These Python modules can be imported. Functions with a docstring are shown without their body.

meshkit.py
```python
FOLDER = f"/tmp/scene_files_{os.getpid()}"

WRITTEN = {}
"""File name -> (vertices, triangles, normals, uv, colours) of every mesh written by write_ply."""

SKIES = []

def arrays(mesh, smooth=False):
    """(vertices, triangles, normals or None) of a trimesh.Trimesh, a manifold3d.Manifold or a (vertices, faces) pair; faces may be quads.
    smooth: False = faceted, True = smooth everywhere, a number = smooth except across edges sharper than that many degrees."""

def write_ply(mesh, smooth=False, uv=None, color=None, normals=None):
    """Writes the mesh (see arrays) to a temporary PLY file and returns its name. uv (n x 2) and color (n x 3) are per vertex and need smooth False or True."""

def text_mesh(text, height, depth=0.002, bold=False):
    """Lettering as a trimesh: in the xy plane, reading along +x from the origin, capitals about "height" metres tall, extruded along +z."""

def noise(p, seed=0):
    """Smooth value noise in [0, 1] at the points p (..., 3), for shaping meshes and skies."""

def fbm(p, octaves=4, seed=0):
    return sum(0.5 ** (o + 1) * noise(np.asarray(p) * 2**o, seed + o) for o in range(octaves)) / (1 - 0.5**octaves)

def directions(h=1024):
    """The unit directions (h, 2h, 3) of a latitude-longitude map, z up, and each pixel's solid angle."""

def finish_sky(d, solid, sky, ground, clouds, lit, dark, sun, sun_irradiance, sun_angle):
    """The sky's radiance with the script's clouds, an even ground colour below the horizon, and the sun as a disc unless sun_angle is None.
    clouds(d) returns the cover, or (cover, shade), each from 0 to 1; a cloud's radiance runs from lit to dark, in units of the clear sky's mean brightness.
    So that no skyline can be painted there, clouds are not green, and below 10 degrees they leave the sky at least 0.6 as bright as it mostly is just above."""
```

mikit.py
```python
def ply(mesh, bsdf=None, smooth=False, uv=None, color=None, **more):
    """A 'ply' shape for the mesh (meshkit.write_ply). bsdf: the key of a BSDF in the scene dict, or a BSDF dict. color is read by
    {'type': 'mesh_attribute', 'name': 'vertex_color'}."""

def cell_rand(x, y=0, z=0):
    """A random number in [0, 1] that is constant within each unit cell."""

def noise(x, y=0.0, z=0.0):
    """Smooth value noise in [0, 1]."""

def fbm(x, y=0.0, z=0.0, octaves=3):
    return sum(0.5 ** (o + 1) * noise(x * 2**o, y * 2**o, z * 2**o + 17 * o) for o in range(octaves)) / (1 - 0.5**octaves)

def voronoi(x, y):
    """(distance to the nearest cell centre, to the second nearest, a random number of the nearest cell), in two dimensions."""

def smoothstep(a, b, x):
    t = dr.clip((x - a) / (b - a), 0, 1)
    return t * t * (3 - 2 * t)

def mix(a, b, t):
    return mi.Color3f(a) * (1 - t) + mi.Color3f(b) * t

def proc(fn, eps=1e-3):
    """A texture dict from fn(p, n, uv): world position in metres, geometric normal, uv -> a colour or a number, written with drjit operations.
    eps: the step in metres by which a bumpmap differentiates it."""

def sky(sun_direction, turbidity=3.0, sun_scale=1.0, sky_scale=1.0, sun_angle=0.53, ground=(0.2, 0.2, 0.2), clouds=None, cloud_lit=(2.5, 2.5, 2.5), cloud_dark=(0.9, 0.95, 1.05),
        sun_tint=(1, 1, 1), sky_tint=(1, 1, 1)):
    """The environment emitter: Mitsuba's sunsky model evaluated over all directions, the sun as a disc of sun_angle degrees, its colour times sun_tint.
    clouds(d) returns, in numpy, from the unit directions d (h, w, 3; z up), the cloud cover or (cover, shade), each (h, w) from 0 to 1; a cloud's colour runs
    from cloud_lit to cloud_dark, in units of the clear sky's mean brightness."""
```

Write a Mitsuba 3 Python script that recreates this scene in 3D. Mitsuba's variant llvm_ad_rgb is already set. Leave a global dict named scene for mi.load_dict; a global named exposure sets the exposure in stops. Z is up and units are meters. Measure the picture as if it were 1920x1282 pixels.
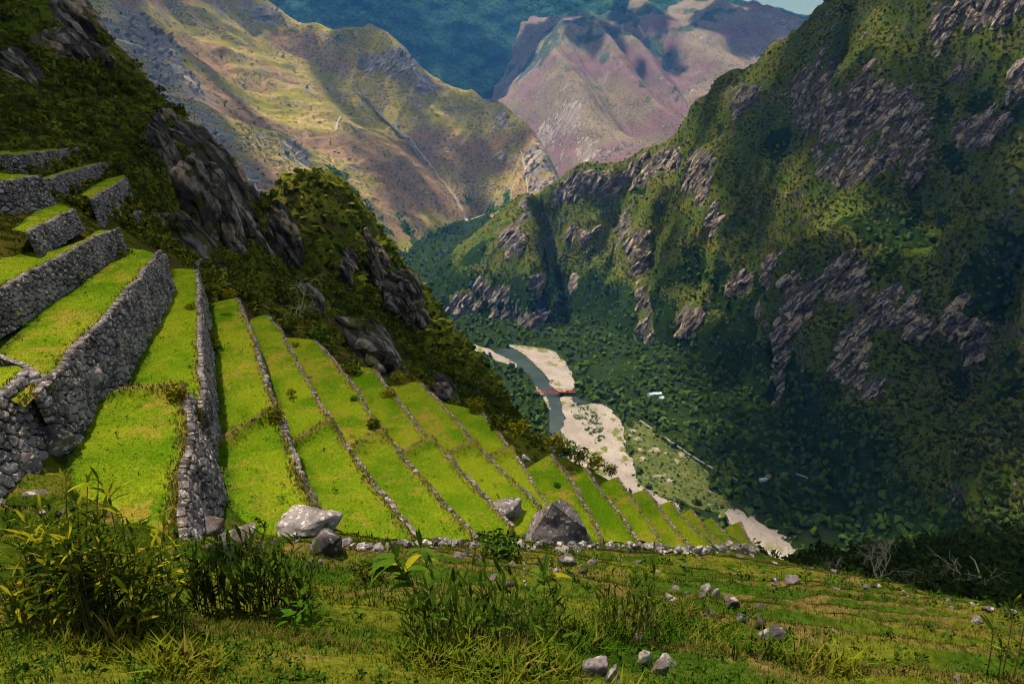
import math, random
import numpy as np, trimesh, drjit as dr
from scipy.interpolate import RBFInterpolator
from scipy.spatial import cKDTree
import mitsuba as mi, mikit, meshkit
from mikit import noise, fbm, smoothstep, mix, voronoi, cell_rand

T = mi.ScalarTransform4f
scene, labels = {}, {}
rng = np.random.default_rng(7)
random.seed(7)

# ------------------------------------------------------------------ camera, sky, sun, exposure
EYE = np.array([0.0, 0.0, 430.0])          # the river lies at z = 0
FOV, PITCH = 74.0, math.radians(18.0)
FWD = np.array([0, math.cos(PITCH), -math.sin(PITCH)])
UPV = np.array([0, math.sin(PITCH), math.cos(PITCH)])
FOC = 960 / math.tan(math.radians(FOV / 2))
exposure = 2.3
scene['camera'] = {'type': 'perspective', 'fov': FOV, 'fov_axis': 'x', 'near_clip': 0.05, 'far_clip': 60000.0,
                   'to_world': T().look_at(origin=EYE.tolist(), target=(EYE + FWD).tolist(), up=[0, 0, 1])}
HZ = 1.9e-5
SUN = np.array([-0.38, 0.28, 0.88])
def broken_cloud(d):
    q = d / np.maximum(d[..., 2:], .12)
    c_ = meshkit.fbm(q * [.9, .9, .2] + 3.1, 5, 71)
    return sstep(.42, .6, c_) * sstep(.15, .4, d[..., 2]), sstep(.55, .8, c_) * .5
def sstep(a, b, x):
    t = np.clip((x - a) / (b - a), 0, 1)
    return t * t * (3 - 2 * t)
scene['sky'] = mikit.sky(SUN.tolist(), turbidity=2.5, sun_angle=1.6, sun_scale=1.0, sky_scale=.62, clouds=broken_cloud, sky_tint=(1.0, .93, .64))

# ------------------------------------------------------------------ survey helpers: a sight line and a distance or a level give a place
def ray(px, py):
    return FWD + np.array([1.0, 0, 0]) * ((px - 960) / FOC) + UPV * ((641 - py) / FOC)

def at_r(px, py, r):
    d = ray(px, py)
    return EYE + d * (r / math.hypot(d[0], d[1]))

def reach(p):
    return float((p - EYE) @ FWD)

def at_z(px, py, z):
    d = ray(px, py)
    return EYE + d * ((z - EYE[2]) / d[2])

def poly_r(pts, step=None):
    """3-D polyline through (px, py, r) triples, densified."""
    q = np.array([at_r(*p) for p in pts])
    return dense(q, step) if step else q

def dense(q, step):
    q = np.asarray(q, float)
    out = [q[:1]]
    for a, b in zip(q[:-1], q[1:]):
        n = max(1, int(np.ceil(np.linalg.norm(b - a) / step)))
        out.append(a + (b - a) * (np.arange(1, n + 1) / n)[:, None])
    return np.vstack(out)

def nz(p, scale, octaves=4, seed=0):
    return meshkit.fbm(np.asarray(p) / scale, octaves, seed) - 0.5

def ridged(p, scale, octaves=4, seed=0):
    q, out, amp, tot = np.asarray(p) / scale, 0, 1.0, 0
    for o in range(octaves):
        out = out + amp * (1 - np.abs(2 * meshkit.noise(q * 2 ** o, seed + o) - 1))
        tot += amp; amp *= 0.5
    return out / tot

def sstep(a, b, x):
    t = np.clip((x - a) / (b - a), 0, 1)
    return t * t * (3 - 2 * t)

def grid_faces(n, m):
    i = np.arange(n * m).reshape(n, m)
    a, b, c, d = i[:-1, :-1].ravel(), i[1:, :-1].ravel(), i[1:, 1:].ravel(), i[:-1, 1:].ravel()
    return np.vstack([np.stack([a, b, c], 1), np.stack([a, c, d], 1)])

def normals_of(v, f):
    n = np.zeros_like(v)
    fn = np.cross(v[f[:, 1]] - v[f[:, 0]], v[f[:, 2]] - v[f[:, 0]])
    for k in range(3):
        np.add.at(n, f[:, k], fn)
    return n / np.maximum(np.linalg.norm(n, axis=1, keepdims=True), 1e-12)

def compact(v, f, *extra):
    used = np.unique(f)
    back = np.full(len(v), -1); back[used] = np.arange(len(used))
    return (v[used], back[f], *[e[used] for e in extra])

def put(key, mesh, bsdf, smooth=True, uv=None, label=None, cat=None, kind=None, group=None, **more):
    scene[key] = mikit.ply(mesh, 'mat_' + bsdf, smooth=smooth, uv=uv, **more)
    tag(key, label, cat, kind, group)
    return key

def tag(key, label=None, cat=None, kind=None, group=None):
    d = {k: x for k, x in (('label', label), ('category', cat), ('kind', kind), ('group', group)) if x}
    if d:
        labels[key] = d

# ------------------------------------------------------------------ materials
def diffuse(fn):
    return {'type': 'twosided', 'bsdf': {'type': 'diffuse', 'reflectance': mikit.proc(fn)}}

def c3(*v):
    return mi.Color3f(*v)

def slope_colour(p, uv, grass, dry, shrub, rock, pale, k=1.0, red=None, hand=1.0, fleck=1.0, wood=None):
    """Bare mountain: grass and dry grass, low shrub in flecks, rock where uv.x says so (ragged by noise)."""
    a = fbm(p.x / (55 * k), p.y / (55 * k), p.z / (40 * k), 3)
    b = noise(p.x / (7 * k), p.y / (7 * k), p.z / (7 * k))
    s = fbm(p.x / (5 * k * fleck) + 40, p.y / (5 * k * fleck), p.z / (5 * k * fleck), 3)
    c = mix(c3(*grass), c3(*dry), smoothstep(.35, .65, a))
    if red is not None:
        c = mix(c, c3(*red), smoothstep(.46, .62, fbm(p.x / (260 * k), p.y / (260 * k), p.z / (120 * k) + 9, 3)))
    c = mix(c, c3(*shrub), smoothstep(.52, .62, s + .35 * (a - .5)) * .85)
    wv = fbm(p.x / (14 * k), p.y / (14 * k), p.z / (14 * k) + 3, 2) * 2.2
    sa, sb = wv + (.7 * hand * p.x - .7 * p.y - .55 * p.z) / (6 * k), (p.z + .3 * p.x) / (22 * k)
    rk = mix(c3(*rock), c3(*pale), smoothstep(.5, .78, fbm(sa, sb, 0, 3) * .7 + a * .3))
    rk = rk * (.35 + 1.1 * fbm(sa * 1.7 + 5, sb * 2, 4, 2))
    c = mix(c, rk, smoothstep(.44, .56, uv.x + 1.0 * (fbm(sa * .8, sb * 1.6, 9, 3) - .5) + .5 * (b - .5)))
    return mix(c, c3(*(wood or shrub)) * (.5 + 1.0 * b), smoothstep(.4, .6, uv.y + 1.0 * (s - .5) + .5 * (a - .5)))

scene['mat_cloud_white'] = diffuse(lambda p, n, uv: c3(.85, .85, .85))
scene['mat_far_forest'] = diffuse(lambda p, n, uv: mix(c3(.006, .035, .03), c3(.045, .12, .07), smoothstep(.3, .7, fbm(p.x / 160, p.y / 160, p.z / 90, 4))) * (.3 + 1.4 * noise(p.x / 16, p.y / 16, p.z / 16)))  # bluish green paints part of the distance haze into the forest colour
scene['mat_red_spur'] = diffuse(lambda p, n, uv: slope_colour(p, uv, (.2, .175, .13), (.22, .165, .14), (.05, .08, .06), (.24, .22, .22), (.46, .44, .43), 2.2, (.19, .12, .14), fleck=.7))
scene['mat_olive_slope'] = diffuse(lambda p, n, uv: slope_colour(p, uv, (.26, .25, .05), (.42, .33, .14), (.08, .09, .025), (.22, .21, .21), (.52, .49, .47), 1.3, (.3, .195, .13), wood=(.055, .17, .03)))
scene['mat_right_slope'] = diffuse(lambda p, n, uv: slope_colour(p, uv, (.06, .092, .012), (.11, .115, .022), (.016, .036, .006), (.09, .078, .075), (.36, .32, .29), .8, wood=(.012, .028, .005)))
def crag_colour(p, k, hand, dark, pale):
    wv = fbm(p.x / (14 * k), p.y / (14 * k), p.z / (14 * k) + 3, 2) * 2.2
    sa, sb = wv + (.7 * hand * p.x - .7 * p.y - .55 * p.z) / (4 * k), (p.z + .3 * p.x) / (18 * k)
    c = mix(c3(*dark), c3(*pale), smoothstep(.42, .75, fbm(sa, sb, 0, 3)))
    c = mix(c, c3(pale[0] * 1.25, pale[1] * 1.05, pale[2] * .85), smoothstep(.7, .8, noise(sa * .35, sb * 1.2, 31)) * .8)
    c = mix(c, c3(.045, .055, .012), smoothstep(.56, .66, fbm(p.x / (7 * k), p.y / (7 * k), p.z / (7 * k) + 5, 3)) * .85)
    crack = smoothstep(0, .07, dr.abs(noise(sa * .75, sb * .7, 7) - .5)) * smoothstep(0, .05, dr.abs(noise(sa * .3 + 3, sb * 3, 11) - .5))
    return c * (.5 + .9 * noise(p.x / (1.5 * k), p.y / (1.5 * k), p.z / (3 * k))) * (.25 + .75 * crack)
scene['mat_crag'] = diffuse(lambda p, n, uv: crag_colour(p, .8, 1.0, (.1, .085, .085), (.4, .355, .325)))
scene['mat_near_crag'] = diffuse(lambda p, n, uv: crag_colour(p, .22, -1.0, (.055, .05, .05), (.27, .24, .225)))
scene['mat_pale_crag'] = diffuse(lambda p, n, uv: crag_colour(p, .3, -1.0, (.2, .16, .135), (.5, .42, .36)))
scene['mat_far_crag'] = diffuse(lambda p, n, uv: crag_colour(p, 1.3, 1.0, (.16, .15, .155), (.48, .46, .44)))
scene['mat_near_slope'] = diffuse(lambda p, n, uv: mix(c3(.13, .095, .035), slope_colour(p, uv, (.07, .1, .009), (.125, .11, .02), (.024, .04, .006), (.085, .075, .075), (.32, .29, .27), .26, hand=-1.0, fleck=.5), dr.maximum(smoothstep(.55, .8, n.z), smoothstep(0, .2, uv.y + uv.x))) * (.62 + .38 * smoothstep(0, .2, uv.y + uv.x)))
def front_colour(p, n, uv):
    a, b = fbm(p.x / 1.9, p.y / 1.9, 0, 3), fbm(p.x / .45 + 4, p.y / .45, 0, 2)
    c = mix(c3(.028, .06, .005), c3(.085, .1, .01), smoothstep(.3, .7, a))
    c = mix(c, c3(.02, .045, .004), smoothstep(.55, .7, b) * .8)
    c = mix(c, c3(.14, .095, .035), smoothstep(.62, .75, fbm(p.x / .9 + 11, p.y / .9, 0, 3)) * .7)
    c = mix(c, c3(.115, .085, .026), smoothstep(.35, .8, uv.x + .7 * (b - .5)) * .6)
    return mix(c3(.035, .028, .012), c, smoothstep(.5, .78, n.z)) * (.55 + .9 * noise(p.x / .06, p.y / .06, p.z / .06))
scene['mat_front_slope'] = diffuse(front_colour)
scene['mat_valley_soil'] = diffuse(lambda p, n, uv: mix(c3(.01, .022, .004), c3(.022, .04, .008), fbm(p.x / 25, p.y / 25, 0, 3)))
def lawn_colour(p, n, uv):
    c = mix(c3(.07, .15, .004), c3(.17, .225, .009), smoothstep(.3, .7, .6 * fbm(p.x / 1.6, p.y / 1.6, p.z, 3) + .4 * fbm(p.x / 7 + 3, p.y / 7, p.z / 3, 2)))
    c = mix(c, c3(.25, .19, .03), smoothstep(.52, .8, .6 * fbm(p.x / .5 + 9, p.y / .5, p.z, 2) + .4 * noise(p.x / 3.1, p.y / 3.1, p.z)) * .8)
    c = mix(c, c3(.04, .085, .006), smoothstep(.3, .02, uv.x + .2 * (noise(p.x * 2, p.y * 2, 0) - .5)) * .8)  # paints the soft shade along the wall foot into the grass
    c = mix(c, c3(.22, .17, .05), smoothstep(-.45, -.1, uv.y) * smoothstep(1e-5, 1e-4, -uv.y) * .8)
    c = mix(c, c3(.22, .16, .05), smoothstep(.86, .99, uv.x + .1 * (noise(p.x * 3, p.y * 3, 1) - .5)) * .75)
    return c * (.72 + .56 * noise(p.x / .07, p.y / .07, p.z / .07))
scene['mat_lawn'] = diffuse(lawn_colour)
def stone_colour(p, n, uv):
    a = fbm(p.x * 2.2, p.y * 2.2, p.z * 2.2, 3)
    b = noise(p.x * 1.1 + 7, p.y * 1.1, p.z * 1.1)
    l = smoothstep(.58, .7, fbm(p.x * 8 + 5, p.y * 8, p.z * 8, 3))
    c = mix(c3(.06, .056, .068), c3(.25, .225, .24), smoothstep(.28, .72, a * .7 + b * .3))
    c = mix(c, c3(.16, .12, .075), smoothstep(.62, .8, noise(p.x * 3 + 1, p.y * 3, p.z * 3)) * .5)
    c = mix(c, c3(.46, .45, .41), l * .85)
    c = mix(c, c3(.05, .06, .012), smoothstep(.66, .76, fbm(p.x * 4 + 2, p.y * 4, p.z * 4, 3)) * .8)
    return c * (.6 + .8 * noise(p.x * 34, p.y * 34, p.z * 34))
scene['mat_stone'] = diffuse(stone_colour)
scene['mat_joint_earth'] = diffuse(lambda p, n, uv: mix(c3(.03, .028, .022), c3(.08, .07, .05), noise(p.x * 12, p.y * 12, p.z * 12)))


# ------------------------------------------------------------------ terrain
def az_of(px, py=641):
    d = ray(px, py)
    return math.atan2(d[0], d[1])

def terrain(ctrl, px0, px1, r0, r1, na, nr, smooth=0.0):
    """A height field on a grid that is fine near the viewer's place and coarse far away, through the surveyed points."""
    ctrl = np.asarray(ctrl, float)
    az = np.linspace(az_of(px0), az_of(px1), na)
    r = np.exp(np.linspace(np.log(r0), np.log(r1), nr))
    A, R = np.meshgrid(az, r, indexing='ij')
    x, y = R * np.sin(A), R * np.cos(A)
    L = 1000.0
    z = RBFInterpolator(ctrl[:, :2] / L, ctrl[:, 2], kernel='linear', smoothing=smooth)(np.stack([x.ravel(), y.ravel()], 1) / L)
    return np.stack([x.ravel(), y.ravel(), z], 1), grid_faces(na, nr), (na, nr)

def behind(pts, k=1.3, drop=0.5):
    """Points on the far side of a crest: further off and lower."""
    out = []
    for p in pts:
        d = p[:2] - EYE[:2]
        r = np.linalg.norm(d)
        out.append([*(EYE[:2] + d * k), p[2] - drop * r * (k - 1)])
    return np.array(out)

def spot(v, px, py):
    """The first point of the surface v that the sight line (px, py) meets, roughly."""
    d = ray(px, py); d = d / np.linalg.norm(d)
    q = v - EYE
    along = q @ d
    off = np.linalg.norm(q - along[:, None] * d, axis=1)
    ok = (along > 1) & (off < along * .006)
    if not ok.any():
        ok = off / np.maximum(along, 1) < (off / np.maximum(along, 1)).min() * 1.2 + 1e-4
    return v[np.flatnonzero(ok)[np.argmin(along[ok])]]
def zones(v, spots):
    """0 to 1 around surveyed places: (px, py, half width, half height in sight-line units), as flattened balls in the world."""
    m = np.zeros(len(v))
    for px, py, a, b in spots:
        c = spot(v, px, py)
        dist = np.linalg.norm(c - EYE)
        az_ = math.atan2(c[0], c[1])
        e = np.array([math.cos(az_), -math.sin(az_), 0])
        q = v - c
        side = q @ e / (a * dist / FOC); up_ = q[:, 2] / (b * dist / FOC); dep = (q @ np.array([math.sin(az_), math.cos(az_), 0])) / (2.5 * max(a, b) * dist / FOC)
        m = np.maximum(m, sstep(1.25, .55, np.sqrt(side ** 2 + up_ ** 2 + dep ** 2)))
    return m
DIP = np.array([[.7, .1, 0], [-.7, .1, 0], [-.55, .25, .2]])
def ragged(m, v, scale, seed, k=1.0):
    """Breaks a zone up along the dip of the strata."""
    q = (v @ DIP) / scale
    st_ = meshkit.fbm(q * [1, .35, .3], 4, seed)
    return np.clip((m * 1.25 - .35) + k * 2.4 * (st_ - .5), 0, 1) * sstep(0, .3, m)
def steep(v, f):
    return 1 - np.abs(normals_of(v, f)[:, 2])

# far forested mountain
crest = poly_r([(250, -120, 6500), (500, -70, 6600), (900, -90, 6900), (1200, -60, 6600), (1400, -1, 6200), (1480, 8, 6200), (1580, 10, 6200), (1750, -30, 6300), (2000, -80, 6300)], 150)
foot = poly_r([(250, 300, 5500), (700, 300, 5500), (930, 265, 5600), (1300, 280, 5600), (1600, 300, 5500), (2000, 300, 5500)], 200)
v, f, _ = terrain(np.vstack([crest, foot, behind(crest, 1.25, 0.9), foot * [0.9, 0.9, .5]]), 200, 1900, 5100, 8200, 250, 150)
v[:, 2] = np.maximum(v[:, 2], -40); v[:, 2] += 420 * (ridged(v @ np.array([[1, .1, 0], [-.4, .35, 0], [0, 0, 0]]), 1100, 5, 3) ** 1.3 - .5) * sstep(7000, 6000, np.hypot(v[:, 0], v[:, 1])) + 40 * nz(v, 120, 4, 5)
v7, f7 = v, f
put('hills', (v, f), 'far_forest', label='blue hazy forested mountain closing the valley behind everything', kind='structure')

# red spurs in front of it
A_ = poly_r([(1030, 80, 5300), (1045, 110, 5000), (1065, 175, 4500), (1120, 240, 4050), (1175, 305, 3700)], 60)
B_ = poly_r([(1115, 45, 5500), (1155, 120, 5000), (1200, 185, 4650), (1250, 240, 4400), (1290, 280, 4250)], 60)
C_ = poly_r([(1165, 45, 5600), (1215, 105, 5250), (1260, 160, 4950), (1300, 225, 4700)], 60)
D_ = poly_r([(1340, 20, 5900), (1310, 70, 5600), (1300, 120, 5400), (1330, 200, 5000)], 60)
D2 = poly_r([(1440, 10, 6000), (1420, 80, 5600), (1400, 140, 5200)], 60)
AB = poly_r([(1085, 100, 5350), (1130, 190, 4900), (1190, 275, 4450), (1220, 300, 4250)], 60)
BC = poly_r([(1135, 60, 5600), (1180, 130, 5280), (1240, 205, 4900), (1280, 250, 4650)], 60)
CD = poly_r([(1200, 45, 5850), (1250, 120, 5550), (1278, 170, 5250), (1310, 230, 4950)], 60)
AL = poly_r([(1000, 100, 5600), (940, 195, 5350), (990, 260, 4800), (1045, 350, 4150), (1080, 400, 3700)], 60)
A2 = poly_r([(1010, 130, 5250), (1000, 200, 4950), (1040, 270, 4400), (1090, 330, 3900)], 60)
far = poly_r([(900, 260, 5600), (1000, 40, 6300), (1200, 0, 6500), (1440, 60, 6500), (1600, 100, 6000), (1600, 300, 5000)])
v, f, _ = terrain(np.vstack([A_, B_, C_, D_, D2, AB, BC, CD, AL, A2, far]), 900, 1640, 3600, 6300, 240, 200)
q6 = v @ np.array([[1, .1, 0], [.45, .22, 0], [0, 0, 0]])
h6 = ridged(q6, 330, 4, 11) ** 1.5
v[:, 2] += (170 * (h6 - .45) + 60 * (ridged(q6 * [1, .8, 1], 95, 3, 16) ** 1.5 - .45)) * sstep(3600, 4300, np.hypot(v[:, 0], v[:, 1])) + 14 * nz(v, 40, 3, 12)
rock = np.clip(.12 + .8 * nz(v, 90, 3, 13) + .5 * zones(v, [(1060, 215, 40, 40), (1015, 250, 20, 30), (1090, 280, 30, 30)]), 0, 1)
wood = np.clip((.7 + 3.0 * nz(v, 130, 4, 15)).clip(0, 2) * 1.3 * zones(v, [(1060, 50, 60, 34), (1000, 110, 40, 44), (1120, 40, 70, 26), (1190, 22, 80, 24), (1270, 26, 60, 30), (1130, 90, 12, 22), (1150, 110, 10, 16), (1185, 125, 14, 16), (1205, 150, 9, 12), (1228, 80, 18, 30), (1250, 120, 10, 30), (1268, 160, 8, 26), (1340, 20, 40, 14), (1215, 285, 18, 12)]) + 2.6 * nz(v, 70, 4, 14) - .15 + .5 * sstep(.3, .1, h6), 0, 1)
v6, f6 = v, f
put('hills_001', (v, f), 'red_spur', uv=np.stack([rock, wood], 1), label='reddish bare mountain spurs in the sunlit middle distance', kind='structure')

# olive and brown mountain beyond the village
crest5 = poly_r([(-300, -500, 3000), (100, -260, 3300), (350, -90, 3500), (500, 0, 3600), (545, 30, 3600), (590, 55, 3550), (640, 60, 3500), (680, 52, 3500), (720, 58, 3450), (750, 90, 3400),
                 (790, 135, 3400), (815, 172, 3400), (850, 168, 3450), (885, 165, 3450), (915, 190, 3420), (940, 205, 3400), (975, 230, 3300), (1000, 255, 3200), (1020, 290, 3050), (1045, 345, 2850), (1075, 380, 2600)], 40)
spur5 = poly_r([(100, -150, 2900), (300, 70, 2700), (440, 205, 2500), (560, 305, 2330), (650, 405, 2150), (722, 485, 1990)], 40)
spur5b = poly_r([(0, 60, 2100), (200, 180, 2100), (400, 330, 2000), (560, 420, 1900), (690, 500, 1830)], 40)
g1 = poly_r([(330, 40, 3150), (470, 185, 2900), (610, 310, 2560), (690, 390, 2380), (738, 455, 2230), (745, 495, 2120)], 40)
g2 = poly_r([(560, 80, 3520), (640, 150, 3380), (700, 225, 3230), (790, 290, 3080), (850, 355, 2930), (882, 412, 2830)], 40)
mid = poly_r([(470, 60, 3450), (550, 150, 3180), (640, 225, 2990), (710, 300, 2780), (780, 400, 2560), (800, 455, 2450)], 40)
rr = poly_r([(850, 195, 3380), (880, 250, 3250), (930, 310, 3100), (960, 360, 2930), (960, 400, 2800)], 40)
foot5 = poly_r([(690, 560, 1750), (745, 500, 2080), (800, 462, 2440), (870, 425, 2790), (905, 405, 2950), (950, 410, 2780), (1000, 420, 2500)], 40)
v, f, _ = terrain(np.vstack([crest5, spur5, spur5b, g1, g2, mid, rr, foot5, behind(crest5, 1.2, 0.7)]), -120, 1090, 1700, 3900, 350, 260)
v5 = v
w = sstep(0, 1, (v[:, 2] - 30) / 100)
v[:, 2] += w * (80 * (ridged(v @ np.array([[.8, .25, 0], [-.5, .3, 0], [0, 0, 0]]), 230, 5, 21) ** 1.4 - .48) + 16 * nz(v, 45, 3, 22))
rock = np.clip(.25 * sstep(.15, .5, steep(v, f)) + .8 * zones(v, [(750, 110, 34, 36), (800, 150, 22, 20), (1005, 300, 26, 50), (1020, 330, 30, 40), (480, 390, 60, 30), (620, 400, 40, 70), (400, 280, 50, 60), (330, 150, 60, 60), (560, 280, 30, 30), (700, 110, 30, 14), (500, 20, 20, 20), (580, 160, 14, 14), (940, 215, 16, 14), (440, 330, 60, 40), (280, 60, 80, 50), (710, 470, 18, 40)]) * .75 + .9 * nz(v, 70, 3, 24) + .03, 0, 1)
wood = (.55 + 3.2 * nz(v, 55, 3, 26)).clip(0, 2) * zones(v, [(625, 315, 14, 10), (645, 325, 20, 12), (665, 350, 16, 14), (690, 385, 16, 18), (715, 410, 16, 16), (735, 440, 16, 20), (755, 400, 14, 10), (775, 425, 16, 16), (790, 450, 30, 14), (830, 440, 40, 18), (870, 425, 30, 20), (900, 400, 22, 16), (925, 385, 24, 14), (945, 365, 10, 20), (880, 372, 16, 8), (640, 65, 30, 6), (760, 480, 30, 30), (800, 470, 40, 20), (930, 278, 14, 4)])
wood = np.clip(wood, 0, 1)
v5, f5, wood5, rock5 = v, f, wood, rock
put('hills_002', (v, f), 'olive_slope', uv=np.stack([rock, wood], 1), label='olive and brown bare mountain with sunlit patches left of the valley', kind='structure')

# right mountain with its pyramid spur
crest4 = poly_r([(985, 366, 1700), (1012, 378, 1760), (1045, 350, 1760), (1100, 315, 1760), (1130, 328, 1770), (1160, 305, 1790), (1200, 292, 1800), (1250, 265, 1800), (1300, 225, 1790), (1312, 203, 1780), (1370, 145, 1740),
                 (1400, 140, 1720), (1450, 105, 1680), (1500, 75, 1650), (1580, 0, 1600), (1700, -130, 1600), (1920, -350, 1500), (2250, -600, 1500)], 20)
foot4 = poly_r([(780, 585, 1640), (820, 600, 1540), (930, 612, 1490), (1040, 618, 1450), (1120, 640, 1390), (1200, 655, 1350), (1300, 670, 1290), (1380, 690, 1230), (1440, 755, 1110), (1500, 830, 960), (1600, 930, 800), (1750, 1010, 690), (1920, 1050, 620), (2250, 1100, 560)], 20)
pyL = poly_r([(985, 368, 1690), (920, 440, 1640), (860, 515, 1590), (822, 585, 1545)], 15)
pyF = poly_r([(987, 372, 1680), (985, 450, 1560), (990, 540, 1460), (1010, 600, 1430)], 15)
pyR = poly_r([(992, 378, 1690), (1010, 450, 1580), (1032, 540, 1490), (1044, 605, 1440)], 15)
gulA = poly_r([(1022, 400, 1760), (1034, 460, 1725), (1052, 540, 1620), (1070, 600, 1520), (1095, 635, 1440)], 15)
ribA = poly_r([(1110, 325, 1750), (1080, 420, 1690), (1110, 500, 1600), (1150, 590, 1480)], 15)
ribB = poly_r([(1250, 275, 1780), (1215, 400, 1620), (1190, 520, 1500), (1200, 640, 1350)], 15)
gulB = poly_r([(1180, 310, 1790), (1160, 430, 1700), (1150, 520, 1590)], 15)
ribC = poly_r([(1380, 150, 1720), (1320, 290, 1580), (1280, 450, 1450), (1260, 600, 1350)], 15)
gulC = poly_r([(1300, 260, 1760), (1250, 400, 1640), (1225, 540, 1500)], 15)
gulD = poly_r([(1590, 100, 1600), (1520, 240, 1530), (1450, 380, 1460), (1410, 500, 1370), (1395, 650, 1265)], 15)
ribD = poly_r([(1470, 130, 1640), (1400, 330, 1500), (1350, 480, 1390), (1340, 620, 1300)], 15)
dome = poly_r([(1680, 40, 1480), (1600, 130, 1440), (1590, 230, 1380), (1560, 320, 1350), (1520, 420, 1290)], 15)
domeR = poly_r([(1800, 130, 1350), (1750, 220, 1300), (1720, 300, 1270), (1690, 370, 1240)], 15)
butt = poly_r([(1640, 430, 1220), (1560, 450, 1160), (1480, 480, 1130), (1440, 560, 1120), (1440, 660, 1110), (1450, 740, 1080)], 15)
buttF = poly_r([(1600, 480, 1130), (1580, 560, 1080), (1540, 640, 1040), (1500, 760, 1000)], 15)
buttR = poly_r([(1780, 470, 1080), (1760, 560, 1010), (1740, 650, 950), (1650, 800, 880)], 15)
gulE = poly_r([(1700, 385, 1270), (1850, 420, 1180), (1880, 500, 1100), (1890, 640, 980), (1830, 780, 860), (1740, 920, 750)], 15)
spurE = poly_r([(1920, 200, 1150), (1940, 480, 960), (1950, 620, 860), (1930, 760, 760), (1870, 900, 690)], 15)
spurF = poly_r([(2100, 100, 1100), (2150, 500, 850), (2150, 800, 700)], 30)
v, f, _ = terrain(np.vstack([crest4, foot4, pyL, pyF, pyR, gulA, ribA, ribB, gulB, ribC, gulC, gulD, ribD, dome, domeR, butt, buttF, buttR, gulE, spurE, spurF, behind(crest4, 1.25, 1.1), foot4 * [.9, .9, 1] + [0, 0, -60]]), 770, 2050, 560, 2250, 400, 350)
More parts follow.
